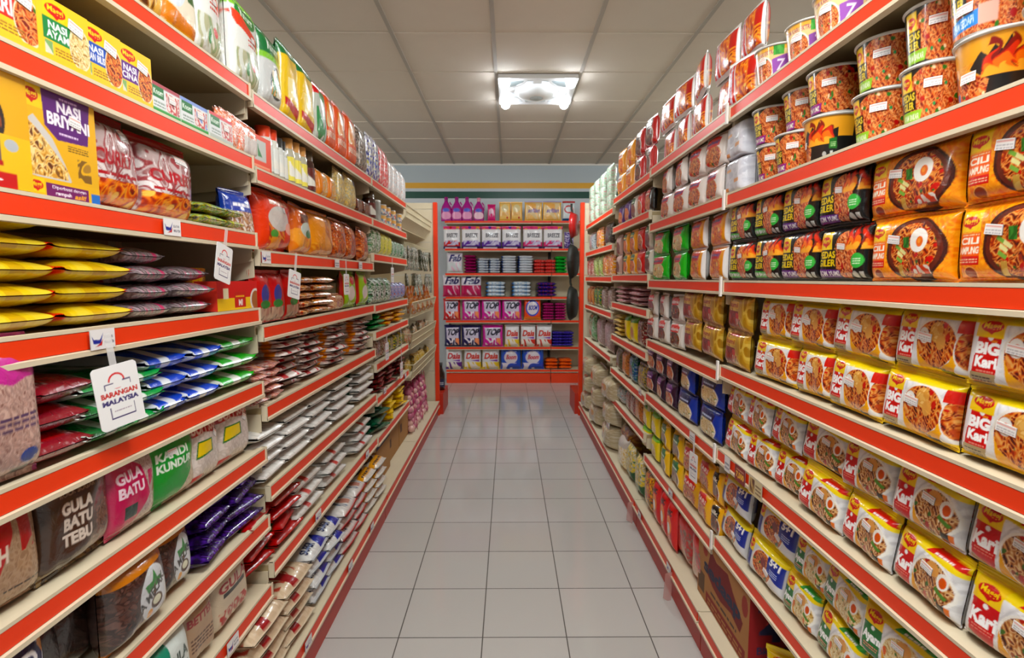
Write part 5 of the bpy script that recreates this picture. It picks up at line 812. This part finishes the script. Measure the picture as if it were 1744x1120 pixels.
gen('wbr', 'sugar_bag', .21, .34, .060, 'd8d4d0', ['d8d4d0', 'e2deda'], [('e', .3, .32, .2, .08, '3a2a24'), ('e', .3, .32, .15, .05, 'c8b8a8'), ('nr', .3, .06, .95, .24, ['d8d4d0', '5a6a8a', 'd8d4d0', 'b88070'], 24, 3), ('r', 0, 0, 1, .03, 'b83030')], 80, 90, lying=True, split=True, p=4, q=5, turn=False); ydeck('wbr', [2.08, 2.28, 2.46], 4, 'white bag with brown oval print on the deck', 'sugar bag', step=.050)
gen('wyb', 'sugar_bag', .21, .34, .060, 'dcd8d0', ['dcd8d0', 'e6e2da'], [('e', .4, .25, .35, .1, '3a2418'), ('nr', .2, .2, .6, .3, ['3a2418', 'c88a20', '6a4020'], 16, 3), ('r', .0, .06, 1, .16, 'e0a018'), ('lines', .1, .08, .9, .14, '5a3a10', 1, 3)], 80, 90, lying=True, split=True, p=4, q=5, turn=False); ydeck('wyb', [2.46, 2.64, 2.82], 4, 'white bag with yellow band on the deck', 'sugar bag', step=.050)
# third bay
D('tin', 'food_tin', .07, .055, .07, lambda nm, W, H, T: bottle(nm, [(.001, 0), (W/2, 0), (W/2, H)], Cv(20, 12, 'e0b060', 2).nr(0, 0, 1, .6, ['5a8ab8', 'e8e0d0', 'c84a30'], 12, 3), .004, H-.004, 'b0b0ac', [(W/2+.001, H-.003), (W/2+.001, H+.001), (.001, H)], 'b8b8b4')); D('tin2', 'milk_tin', .08, .12, .08, lambda nm, W, H, T: bottle(nm, [(.001, 0), (W/2, 0), (W/2, H)], Cv(20, 20, '9a9c98', 1).nr(0, 0, 1, 1, ['9a9c98', 'b0b0ac'], 12, 3), .004, H-.004, 'b0b0ac', [(W/2+.001, H-.01), (W/2+.001, H+.002), (.001, H)], 'd8d8d4'))
srow('L', 1.608, 'jr', [637, 645], 'brown jar past the second joint', 'jar'); srow('L', 1.608, 'tin2', [645, 655], 'grey tin on the second shelf', 'tin'); row('L', 1.608, 'tin', [655, 663, 671, 680, 690], 'small fish tin', 'tin', 2, fit=False, jit=.4, zs=.058)
gen('gwb', 'tea_box', .12, .15, .06, 'c8d0c0', ['c8d0c0', 'e0e4dc', '3a8a4a', 'a0b090']); row('L', 1.430, 'gwb', [637, 645, 652], 'white and green tea box', 'tea box'); gen('yb3', 'tea_box', .08, .13, .06, 'd0c838', ['d0c838', 'e8e080', '8a9a40']); row('L', 1.430, 'yb3', [652, 658, 664, 671], 'yellow tea box', 'tea box'); gen('gb3', 'tea_box', .06, .11, .06, '1c7a4a', ['1c7a4a', 'd8e0d8', '2a8a5a']); row('L', 1.430, 'gb3', [671, 676, 681, 686, 692], 'small green tea box', 'tea box')
gen('gw4', 'tea_box', .09, .14, .06, 'c4ccc4', ['c4ccc4', 'dce0dc', '4a8a5a', '2a3a30']); row('L', 1.162, 'gw4', [637, 645, 653, 661, 669], 'grey and green herbal box', 'box'); gen('bl4', 'tea_box', .07, .11, .06, '4a6ab0', ['4a6ab0', '8aa0d8', 'c8c8d8', 'b04a50']); row('L', 1.162, 'bl4', [669, 675, 681, 687, 693], 'small blue herbal box', 'box')
gen('gf5', 'snack_bag', .14, .2, .03, '10803a', ['10803a', '1c9a4a', '0a5028'], lying=True); pile('L', 1.020, 'gf5', [640, 655], 4, 'flat bright green packet', 'packet', jit=.2); gen('yf5', 'snack_bag', .14, .2, .03, 'e0a020', ['e0a020', 'e8c030', 'd8601c']); 
gen('yf6', 'snack_bag', .14, .2, .03, 'e0a828', ['e0a828', 'e8c030', 'd8601c', '8a4a20'], lying=True); pile('L', 1.020, 'yf6', [655, 672, 690], 3, 'flat yellow orange packet', 'packet', jit=.2)
gen('rd6', 'snack_box', .14, .12, .05, '9a2420', ['9a2420', '3a5a30', 'c8b0a0', '6a4a38']); row('L', .850, 'rd6', [641, 652, 664], 'dark red box low on the shelf', 'box'); gen('gn6', 'snack_bag', .12, .1, .05, '0c4a34', ['0c4a34', '1c6a4a', 'd8c030', '2a1a5a']); row('L', .850, 'gn6', [664, 674, 684, 692], 'dark green bag low on the shelf', 'bag')
gen('rg7', 'dates_packet', .15, .24, .03, '8c1420', ['8c1420', 'a82430', '0c4a2c', '6a101a', 'b8303c'], lying=True); pile('L', .668, 'rg7', [641, 658, 676, 692], 5, 'flat dark red and green packet', 'packet', jit=.3); gen('gr8', 'bean_bag', .2, .26, .045, '0c4830', ['0c4830', '1c6a4a', '08301f'], lying=True, m='clear'); pile('L', .45, 'gr8', [641, 660], 4, 'dark green bag lying by the yellow ones', 'bag', jit=.3); gen('ye8', 'bean_bag', .16, .24, .035, 'e8c010', ['e8c010', 'f0d028', 'c89c10'], lying=True); pile('L', .45, 'ye8', [660, 677, 693], 5, 'bright yellow bag lying flat', 'bag', jit=.3)
D('ctn', 'carton', .34, .27, .28, lambda nm, W, H, T: boxpack(nm, W, H, T, Cv(60, 50, 'b08450', 1.3).r(0, .72, 1, .9, '1c2444').r(.1, .3, .3, .5, '6a4a38'), side='a87c48', m='kraft', cvs=Cv(60, 50, 'b08450', 1.2).r(0, .8, 1, 1, '1c2444').r(.2, .42, .38, .58, '4a3430').r(.42, .42, .56, .58, '4a3430').r(0, .25, 1, .26, '8a6238').r(.1, .72, .2, .82, '1c2444').r(.5, .72, .6, .82, '1c2444')))
for yy, lb, hh in ((3.02, 'brown carton with navy top band on the bottom deck', 1), (3.38, 'brown carton behind the navy banded one', 1.0), (3.72, 'brown carton farthest along the bottom deck', 1.05)): o = put('ctn', -.87-(.02 if yy > 3.2 else 0), yy, .151, math.pi/2, .95, hh); tagit(o, lb, 'carton')
# fourth bay: wire baskets, hooks and onions
def basket(z, label, y0=3.72, y1=4.88, curved=False):
    r = ob('wire_basket', None); r.location = (-.9, (y0+y1)/2, z); g = MB(); L = (y1-y0)/2; ry = .003
    if curved:
        prof = [(.20, .10), (.19, .02), (.14, -.05), (.06, -.09), (-.06, -.11), (-.2, -.11)]
    else: prof = [(.23, .11), (.205, 0), (-.2, 0)]
    n = 34
    for i in range(n+1):
        y = -L+2*L*i/n; g.tube([(a, y, b) for a, b in prof], .0016, seg=4)
    for a, b in prof+[((prof[0][0]+prof[1][0])/2, (prof[0][1]+prof[1][1])/2)]: g.tube([(a, -L, b), (a, L, b)], ry, seg=5)
    for y in (-L, L): g.tube([(a, y, b) for a, b in prof]+[(-.2, y, .11), prof[0][:1]+(y,)+prof[0][1:]], ry, seg=5)
    ob('wire_mesh', g.mesh('w', M['wire']), r)
    P = np.stack([np.stack([np.array([a-.004, y, b+.004]) for y in (-L, L)]) for a, b in prof]); ob('basket_liner', MB().grid(P, (.5, .5, .5)).mesh('l', M['cream'], False), r); return tagit(r, label, 'basket', 'wire baskets at the far left end')
basket(1.70, 'curved cream wire basket at the top of the far left bay', curved=True); basket(1.02, 'upper straight wire basket at the far left end'); basket(.80, 'middle straight wire basket at the far left end'); basket(.58, 'lowest wire basket, above the pink onion bags')
gen('hang', 'spice_sachet', .05, .15, .015, '6a7a5a', ['c8ccc0', '3a5a34', '28301f', 'e0e0d8', '8a5a38'], w_=20, h=36)
for j, z in enumerate((1.36, 1.17)):
    for i in range(13):
        o = put('hang', -.70-(i % 2)*.03, 3.76+i*.085, z, math.pi/2+random.uniform(-.6, .6), 1, 1.1, random.uniform(-.2, .1)); tagit(o, 'green and white sachet hanging in the %s row, %s' % (['upper', 'lower'][j], (ORD+['farthest'])[i]), 'sachet', 'hanging sachets')
r = ob('hook_rail', None); r.location = (-.9, 4.3, 1.56); g = MB()
for z in (-.02, .18-.2-.17):
    g.tube([(.02, -.58, z), (.02, .58, z)], .004)
    for i in range(13): g.tube([(-.2, -.54+i*.085, z), (.2, -.54+i*.085, z+.01)], .002, seg=4)
ob('rail_hooks', g.mesh('h', M['wire']), r); tagit(r, 'pair of rails with hooks holding the hanging sachets', 'hook rail')
gen('ang', 'snack_pouch', .1, .2, .02, 'd8d4cc', ['d8d4cc', 'e8a020', 'c85a20', 'e8e4e0'], w_=28, h=44)
for i in range(10): o = put('ang', -.69-.012*(i % 2), 3.76+i*.11, 1.05, math.pi/2+.7, 1, 1, random.uniform(-.35, -.2)); tagit(o, 'orange and white pouch leaning out of the basket, '+ORD[i], 'pouch', 'leaning pouches')
gen('bsk', 'snack_bag', .14, .13, .05, 'a88a50', ['a88a50', 'c83a20', 'e0d8c8', '3a5a30', 'd8a830'], w_=30, h=30); gen('bsk2', 'snack_bag', .14, .11, .05, 'd8b428', ['d8b428', 'b88a20', 'e0d8b0'], w_=30, h=30)
for j, (z, kk, lb) in enumerate(((.80, 'bsk', 'mixed snack bag in the middle wire basket'), (.58, 'bsk2', 'yellow snack bag in the lowest wire basket'))):
    for i in range(7): o = put(kk, -.74-.02*(i % 2), 3.82+i*.16, z+.006, math.pi/2+random.uniform(-.3, .3), 1, 1, -.15); tagit(o, lb+', '+ORD[i], Bg, lb)
def onion(nm, W, H, T):
    r = ob(nm, None); k = np.random.default_rng(3)
    mb = MB(); n = 0
    pts = []
    for z in np.arange(.03, H-.02, .045):
        wz = 1-.35*(z/H)
        for x in np.arange(-W/2*wz+.03, W/2*wz-.02, .05):
            for y in np.arange(-T/2*wz+.03, T/2*wz, .055):
                pts.append((x+k.uniform(-.008, .008), y+k.uniform(-.008, .008), z+k.uniform(-.006, .006)))
    for (x, y, z) in pts:
        th = np.linspace(0, np.pi, 7); pr = [(.027*math.sin(t), z-.026*math.cos(t)) for t in th]; col = lin(['b8607c', 'c88090', 'd8a8a0', 'a8406a'][k.integers(4)])
        mb.lathe(pr, 8, col, x, y)
    o = ob('onions', mb.mesh('onions', M['film']), r); o['kind'] = 'stuff'
    net = MB()
    for i in range(12):
        a = i/12*2*math.pi; net.tube([(W/2*1.02*math.cos(a+q*.5)*(1-.3*q), T/2*1.02*math.sin(a+q*.5)*(1-.3*q), H*q) for q in (0, .33, .66, 1)], .0012, lin('c01c5c'), 4)
        net.tube([(W/2*1.02*math.cos(a-q*.5)*(1-.3*q), T/2*1.02*math.sin(a-q*.5)*(1-.3*q), H*q) for q in (0, .33, .66, 1)], .0012, lin('c01c5c'), 4)
    ob('net', net.mesh('net', M['film']), r); return r
D('oni', 'onion_sack', .26, .36, .2, onion)
for i, y in enumerate((3.98, 4.24, 4.50)): o = put('oni', -.80, y, .15, math.pi/2); tagit(o, 'net sack of pink onions on the deck, '+ORD[i], 'onion sack', 'onion sacks')
# ---------------------------------------------------------------- back wall products
def dbot(c1, lab, cap):
    def f(nm, W, H, T):
        pr = [(.001, 0), (W/2, .0), (W/2, .02), (W/2*.98, H*.45), (W/2*.8, H*.62), (W/2*.42, H*.78), (W/2*.3, H*.84)]
        hd = [(W/2*.62, 0, H*.80), (W/2*.98, 0, H*.68), (W/2*.95, 0, H*.45)]
        cv = Cv(30, 30, c1, 1); cv.e(.5, .35, .4, .3, lab); cv.e(.5, .8, .25, .16, '5a6ad0'); return bottle(nm, pr, cv, .02, H*.55, c1, [(W/2*.34, H*.84), (W/2*.34, H), (.001, H)], cap, sy=.6, handle=[(a, 0, c) for a, b, c in hd])
    return f
D('mag', 'fabric_softener_bottle', .13, .29, .1, dbot('b0108c', 'e8a0c8', 'a00c80')); D('mag2', 'fabric_softener_bottle', .13, .28, .1, dbot('b0108c', 'f0c8d8', 'e890b0'))
brow(1.990, 'mag', [750, 768.5, 786, 804], 'magenta softener bottle with handle', 'bottle', fit=False); brow(1.990, 'mag2', [806, 824], 'magenta bottle with pink cap', 'bottle', fit=False)
gen('pbx', 'refill_pouch', .09, .20, .05, 'd82a80', None, [('e', .5, .5, .3, .25, 'e8b8d0'), ('e', .5, .35, .15, .1, 'd82a80')]); brow(1.990, 'pbx', [830, 844], 'small pink refill pouch', 'pouch')
D('yb1', 'softener_pouch', .135, .23, .06, P_(lambda: Cv(44, 60, 'f2bc50', .7).r(.1, .1, .9, .95, 'f0c878').e(.5, .66, .3, .2, 'e8d8a8').lines(.2, .3, .8, .45, 'd89a60', 3, 3).e(.7, .18, .08, .06, 'c84a3a'), split=False)); brow(1.990, 'yb1', [850, 870, 890], 'pale yellow softener pouch', 'pouch')
D('yb2', 'softener_pouch', .22, .24, .07, P_(lambda: deterg('f0c060', 'softlan', '7a6ab8', 'soft', 54, 60), split=False)); brow(1.990, 'yb2', [893, 924, 957], 'large yellow softener pouch', 'pouch'); D('ajx', 'cleaner_bag', .15, .24, .07, P_(lambda: Cv(44, 60, 'd8e0e4', .7).e(.5, .58, .38, .2, 'c83038').e(.5, .58, .28, .13, 'd8e0e4').r(0, .9, 1, 1, 'b82830').r(0, 0, 1, .14, '1c5a8a'), split=False)); brow(1.990, 'ajx', [958, 980], 'white bag with red ring at shelf end', 'detergent bag')
DB = 'detergent bag'
def Dt(key, *a, W=.235, H=.27): D(key, 'detergent_bag', W, H, .09, lambda nm, W, H, T: pillow(nm, W, H, T, deterg(*a), seal=(.05, .05)))
Dt('brr', 'd02a2c', 'BREEZE', '3a3a4a', 'breeze'); Dt('brp', '6a3aa8', 'BREEZE', '3a3a4a', 'breeze'); Dt('brk', 'd83a80', 'BREEZE', '3a3a4a', 'breeze')
brow(1.658, 'brr', [754, 784], 'white detergent bag with red corner', DB); brow(1.658, 'brp', [785, 819, 854, 888], 'white detergent bag with purple base', DB); brow(1.658, 'brk', [890, 925, 959], 'white detergent bag with pink trim', DB)
gen('vio', 'detergent_bag', .13, .2, .07, '3a2070', ['3a2070', '5a3a9a', 'e8e0f0']); brow(1.658, 'vio', [961, 978], 'dark violet striped bag at shelf end', DB)
Dt('fbw', 'd8dce0', 'Fab', '28206a', 'fab', H=.25); brow(1.360, 'fbw', [760, 788], 'white detergent bag with dark blue word', DB)
def FL(key, base, tone, end=None, T=.045, W=.2): D(key, 'detergent_packet', W, .24, T, lambda nm, W, H, T: pillow(nm, W, H, T, standbag(base, tone, [('r', 0, 0, .12, 1, end)] if end else [], 36, 40), lying=True, split=False))
FL('fm', '98105c', ['98105c', 'b01c70', '80084c'], None, .04); bpile(1.360, 'fm', [789, 812], 6, 'flat magenta packet', 'packet'); FL('fw', 'd8dce4', ['d8dce4', 'e8ecf0', '8aa0c8'], '4a80c0', .033); bpile(1.360, 'fw', [813, 832, 852], 6, 'flat white and blue packet', 'packet'); FL('fw2', 'e0e4ec', ['e0e4ec', 'eceff4'], '2a6ac0', .033); bpile(1.360, 'fw2', [853, 881, 909], 7, 'flat white packet in a tall pile', 'packet')
gen('frd', 'detergent_packet', .12, .12, .045, 'd01818', ['d01818', 'e84a4a', 'c00c0c', 'f0b0a8'], w_=30, h=26); 
FL('fr', 'd01818', ['d01818', 'e85048', 'c00c0c', 'f0a8a0'], 'd82020', .045); bpile(1.360, 'fr', [910, 928, 946], 4, 'flat red packet', 'packet'); FL('fg', '129a2c', ['129a2c', '2ac048', '0c7a20'], None, .045); bpile(1.360, 'fg', [946, 965], 5, 'flat green packet', 'packet')
Dt('fbp', 'c01860', 'Fab', '241c60', 'fab'); brow(1.072, 'fbp', [753, 784, 820], 'magenta detergent bag with dark blue word', DB); FL('fw3', 'dce4ec', ['dce4ec', 'e8eef4', '6aa8d8'], '2a80c8', .05); bpile(1.072, 'fw3', [822, 866, 909], 4, 'wide white and light blue packet', 'packet'); FL('fb', '2a1c7a', ['2a1c7a', '3a2a9a', '1c1058', 'c84a50'], None, .048); bpile(1.072, 'fb', [910, 952], 4, 'flat dark blue packet', 'packet')
Dt('tpr', 'c81c28', 'TOP', '141438'); brow(.782, 'tpr', [754, 784], 'red detergent bag with slanted black word', DB); Dt('tpp', 'd028a0', 'TOP', '141438'); brow(.782, 'tpp', [786, 819, 854, 889], 'hot pink detergent bag with slanted black word', DB)
Dt('bmo', 'e8581c', 'BOOM', '2a3aa8', 'boom'); brow(.782, 'bmo', [892, 922], 'orange detergent bag with blue burst', DB); FL('fm2', '98105c', ['98105c', 'b01c70', 'c85090'], None, .038); bpile(.782, 'fm2', [924, 944, 965], 6, 'flat magenta packet, lower pile', 'packet')
Dt('tpn', '20185c', 'TOP', '141438'); brow(.452, 'tpn', [756, 785, 820], 'navy detergent bag with slanted black word', DB); brow(.452, 'tpp', [821, 857], 'hot pink detergent bag between navy and yellow', DB); Dt('dyl', 'e8c838', 'Daia', 'd03a28', 'daia'); brow(.452, 'dyl', [859, 885], 'yellow and white detergent bag, second shelf up', DB); Dt('drd', 'd03828', 'Daia', 'd03a28', 'daia'); brow(.452, 'drd', [886, 913, 941], 'red and white detergent bag, second shelf up', DB)
FL('fv', '2a1c88', ['2a1c88', '4a38b0', '1c1060', '7a6ad0'], None, .04); bpile(.452, 'fv', [942, 958, 976], 5, 'flat violet blue packet', 'packet')
Dt('dpu', '6a2a90', 'Daia', 'c8303c', 'daia'); brow(.168, 'dpu', [758, 787], 'purple and white detergent bag on the lowest shelf', DB); brow(.168, 'dyl', [789, 820, 851], 'yellow and white detergent bag on the lowest shelf', DB); Dt('bmb', '1c58b8', 'Boom', 'c83048', 'boom'); brow(.168, 'bmb', [852, 888, 927], 'blue and red detergent bag on the lowest shelf', DB); FL('fo', 'e85a14', ['e85a14', 'f07830', 'd84a0c'], None, .045); bpile(.168, 'fo', [928, 951, 975], 3, 'flat orange packet', 'packet')
# pans hanging on the right end unit, bottle on the left one
def pan(r_, c):
    o = ob('frying_pan', None); k = lin(c); g = MB().lathe([(.001, .0), (r_*.8, 0), (r_, .045), (r_+.004, .045), (r_*.82, -.004), (.001, -.004)], 32, k); ob('pan_body', g.mesh('p', M['black'] if c != 'b81c1c' else M['film']), o)
    g = MB().tube([(r_, 0, .04), (r_+.03, 0, .05), (r_+.08, 0, .05)], .011, k); ob('handle', g.mesh('h', M['black']), o); ob('rivet', MB().lathe([(.001, .05), (.012, .05), (.012, .04)], 12, ox=r_-.002).mesh('v', M['chrome']), o); return o
for x, y, z, r_, c, l in ((.70, 5.10, 1.80, .12, 'b81c1c', 'small red frying pan hanging at the right end unit'), (.70, 5.12, 1.46, .165, '1d211b', 'large dark frying pan hanging below the red one'), (.70, 5.14, 1.06, .165, '1d1414', 'large black frying pan hanging lowest')):
    o = pan(r_, c); o.location = (x-.06, y+.0, z); o.rotation_euler = (0, -math.pi/2, -.35); o.rotation_mode = 'XYZ'; tagit(o, l, 'frying pan', 'hanging pans')
D('soy', 'soy_bottle', .075, .27, .075, lambda nm, W, H, T: bottle(nm, [(.001, 0), (W/2, 0), (W/2, H*.6), (W/2*.4, H*.8), (W/2*.36, H*.9)], Cv(24, 20, '2a2c50', 1).lines(.2, .3, .8, .7, 'd8d8e0', 2, 3), H*.12, H*.4, '2a1812', [(W/2*.42, H*.88), (W/2*.42, H), (.001, H)], '1c1c1c')); o = put('soy', -.672, 5.2, .202, 0); tagit(o, 'dark sauce bottle on the base of the left end unit', 'bottle')
# ---------------------------------------------------------------- shelf tags and stickers
def tagart(w_=70, h=94):
    c = Cv(w_, h, 'eeeeee', .75)
    if w_ > 40:
        c.e(.5, .74, .18, .13, 'd83a3c'); c.e(.5, .74, .145, .10, 'eeeeee'); c.r(.2, .62, .82, .74, 'eeeeee'); c.r(.22, .70, .42, .72, '3a2a6c'); c.r(.22, .63, .24, .72, '3a2a6c'); c.r(.62, .72, .8, .74, '3a2a6c'); c.r(.785, .65, .8, .74, '3a2a6c')
    c.t('BARANGAN', .12, .50, .92, .585, 'c83c34', .05); c.r(.44, .5, .62, .585, 'eeeeee') if 0 else None; c.t('MALAYSIA', .12, .38, .92, .465, '3a2e74', .05); c.r(.26, .16, .28, .34, '3a2a6c'); c.r(.26, .15, .8, .17, '3a2a6c'); c.r(.785, .15, .8, .34, '3a2a6c'); c.lines(.34, .26, .72, .29, 'b0a0b0', 1, 3); return c
_tg = {}
def hang_tag(x, y, ztop, drop, w_, h, rot, tilt, label):
    r = ob('hanging_tag', None); r.location = (x, y, ztop); r.rotation_euler = (0, tilt, rot)
    if 'm' not in _tg:
        a = tagart().out(); n, m_ = a.shape[:2]; gx, gz = np.meshgrid(np.linspace(-1, 1, m_), np.linspace(-1, 1, n)); lim = 1-np.clip((np.abs(gz)-.88)/.12, 0, 1)**2*.13
        X = gx*lim/2; Z = gz/2; mb = MB(); mb.grid(np.stack([X, 0*X-.5, Z], 2), a); mb.grid(np.stack([X, 0*X+.5, Z], 2)[::3], lin('e8e8e8'), flip=True)
        for s_ in (0, -1): mb.grid(np.stack([np.stack([X[:, s_], 0*Z[:, s_]-.5, Z[:, s_]], 1), np.stack([X[:, s_], 0*Z[:, s_]+.5, Z[:, s_]], 1)]), lin('e0e0e0'))
        for s_ in (0, -1): mb.grid(np.stack([np.stack([X[s_], 0*Z[s_]-.5, Z[s_]], 1), np.stack([X[s_], 0*Z[s_]+.5, Z[s_]], 1)]), lin('e0e0e0'))
        _tg['m'] = mb.mesh('tag_card', M['tag'])
    c = ob('tag_card', _tg['m'], r); c.location = (0, 0, -drop-h/2); c.scale = (w_, .0012, h)
    ob('clear_strip', MB().box(-.006, .006, -.0004, .0004, -drop-.006, .03).mesh('s', M['plastic'], False), r); return tagit(r, label, 'shelf tag', 'hanging shelf tags')
TG = [('L', (200, 675), 1.19, .10, .078, .108, .3, -.12, 'large white rounded tag hanging in front of green bags'), ('L', (388, 450), 1.40, .035, .07, .088, 0, .25, 'white tag hanging before the red display tray'),
      ('L', (506, 485), 1.36, .03, .074, .086, .1, .2, 'white tag hanging before the flat sweets packets'), ('L', (591, 484), 1.36, .03, .07, .085, 0, 0, 'white tag hanging before the lime green packets'),
      ('L', (660, 598), .98, .03, .075, .095, 0, 0, 'white tag hanging at the dark red boxes'), ('L', (684, 630), .98, .10, .075, .10, 0, 0, 'white tag hanging at the flat dark red packets'), ('L', (669, 468), 1.40, .03, .07, .085, 0, 0, 'white tag hanging at the herbal boxes'),
      ('R', (1180, 795), .72, .03, .065, .105, .1, 0, 'white tag hanging before the yellow curry packs'), ('R', (1037, 728), .42, .03, .07, .10, .1, .3, 'white tag hanging beside the clear brown snack bag')]
for side, (px, py), z, drop, w_, h, rot, tilt, lb in TG:
    s = SIDE[side]; y = YP(px, z-drop-h/2, s*.67); zc = ZP(py, y, s*.67); drop = max(.004, z-.012-zc-h/2); hang_tag(s*.672, y, z-.012, drop, w_, h, (math.pi/2 if s < 0 else -math.pi/2)+rot*(-1 if s < 0 else 1)*1, tilt, lb)
# stickers on the price strips: parts of their shelving bay
def lipart(kind):
    c = Cv(50, 26, 'eceaea', 2)
    if kind == 'm': c.p([(.06, .7), (.12, .3), (.4, .28), (.52, .8), (.38, .48), (.14, .5)], '2a3a9a'); c.p([(.18, .16), (.44, .2), (.5, .5), (.38, .3)], 'c8302c'); c.t('BUATAN', .56, .5, .9, .66, '4a4a6a', .02); c.t('MALAYSIA', .56, .25, .95, .4, '4a4a6a', .02)
    elif kind == 'p': c = Cv(50, 30, '8a1414', 1.6); c.t('7,500', .12, .2, .88, .62, 'f0c040', .05); c.lines(.15, .72, .85, .84, 'e0b090', 1, 3)
    elif kind == 'q': c = Cv(50, 30, 'd8c8a0', 1.6); c.nr(.1, .1, .45, .9, ['6a3a28', 'a8884a', 'c8a870'], 16, 3); c.lines(.52, .2, .92, .8, '7a5a3a', 3, 3)
    else: c.lines(.1, .2, .9, .7, '8a8a9a', 2, 3)
    return c
_ls = {}
def lip_sticker(side, px, z, kind='m', w_=.055, h=.034, xl=.70, bulge=.0015):
    s = SIDE[side]; y = YP(px, z, s*(xl-.004)); bays = [o for o in SC.objects if o.name.startswith('shelving_bay') and o.parent is None and o.location.x*s > 0]
    b = min(bays, key=lambda o: abs(o.location.y-y)); a = lipart(kind).out() if kind not in _ls else _ls[kind]; _ls[kind] = a; n, m_ = a.shape[:2]
    gy, gz = np.meshgrid(np.linspace(-.5, .5, m_)*w_, np.linspace(-.5, .5, n)*h); d = s*(xl-.0075); P = np.stack([0*gy+d-b.location.x, (gy if s < 0 else -gy)+y-b.location.y, gz+z], 2)
    mb = MB().grid(P, a); P2 = P[::n-1].copy(); P2[:, :, 0] += s*.0012; mb.grid(P2, (.7, .7, .7)); ob('shelf_sticker', mb.mesh('st', M['tag']), b)
for px, z, k in ((172, 1.197, 'm'), (291, 1.404, 'm'), (452, 1.359, 'm'), (573, 1.359, 'x'), (613, 1.359, 'x')): lip_sticker('L', px, z, k)
for px, z in ((395, .387), (541, .441), (625, .441), (655, .675), (690, .648)): lip_sticker('L', px, z, 'm')
for px in (524, 596, 633): lip_sticker('L', px, .126, 'm', xl=.656)
lip_sticker('R', 1240, .712, 'x', .04, .05); lip_sticker('R', 1262, .712, 'p', .07, .05); lip_sticker('R', 1288, .712, 'q', .08, .05); lip_sticker('R', 1143, .380, 'm'); lip_sticker('R', 1091, .702, 'm'); lip_sticker('R', 1180, .702, 'x')
for px in (1090, 1140): lip_sticker('R', px, .126, 'm', xl=.656)
# red tape flags hanging off the right base lip
for i, (px, dz) in enumerate(((1070, .10), (1134, .11))):
    y = YP(px, .07, .63); g = MB(); a = np.linspace(0, 1, 8); g.grid(np.stack([np.stack([.0*a, -.018+0*a, -a*dz], 1), np.stack([.0*a+.006*a, .018+0*a, -a*dz*1.25], 1)]), (.5, .5, .5)); g.grid(np.stack([np.stack([.0*a-.0006, -.018+0*a, -a*dz], 1), np.stack([.0*a+.006*a-.0006, .018+0*a, -a*dz*1.25], 1)]), (.5, .5, .5))
    o = ob('clear_tape_flag', g.mesh('tape', M['flag'])); o.location = (.642, y, .125); o.rotation_euler = (0, .1, -1.2); tagit(o, 'faint clear strip hanging off right base edge, '+['farther', 'nearer'][i]+' one', 'plastic strip', 'clear strips')
seen = {}
for o in SC.objects:
    if o.parent is None and 'label' in o: seen.setdefault(o['label'], []).append(o.name)
for k, v in seen.items():
    if len(v) > 1: print('DUP', len(v), k)
print('THINGS', len(seen), 'OBJECTS', len(SC.objects))
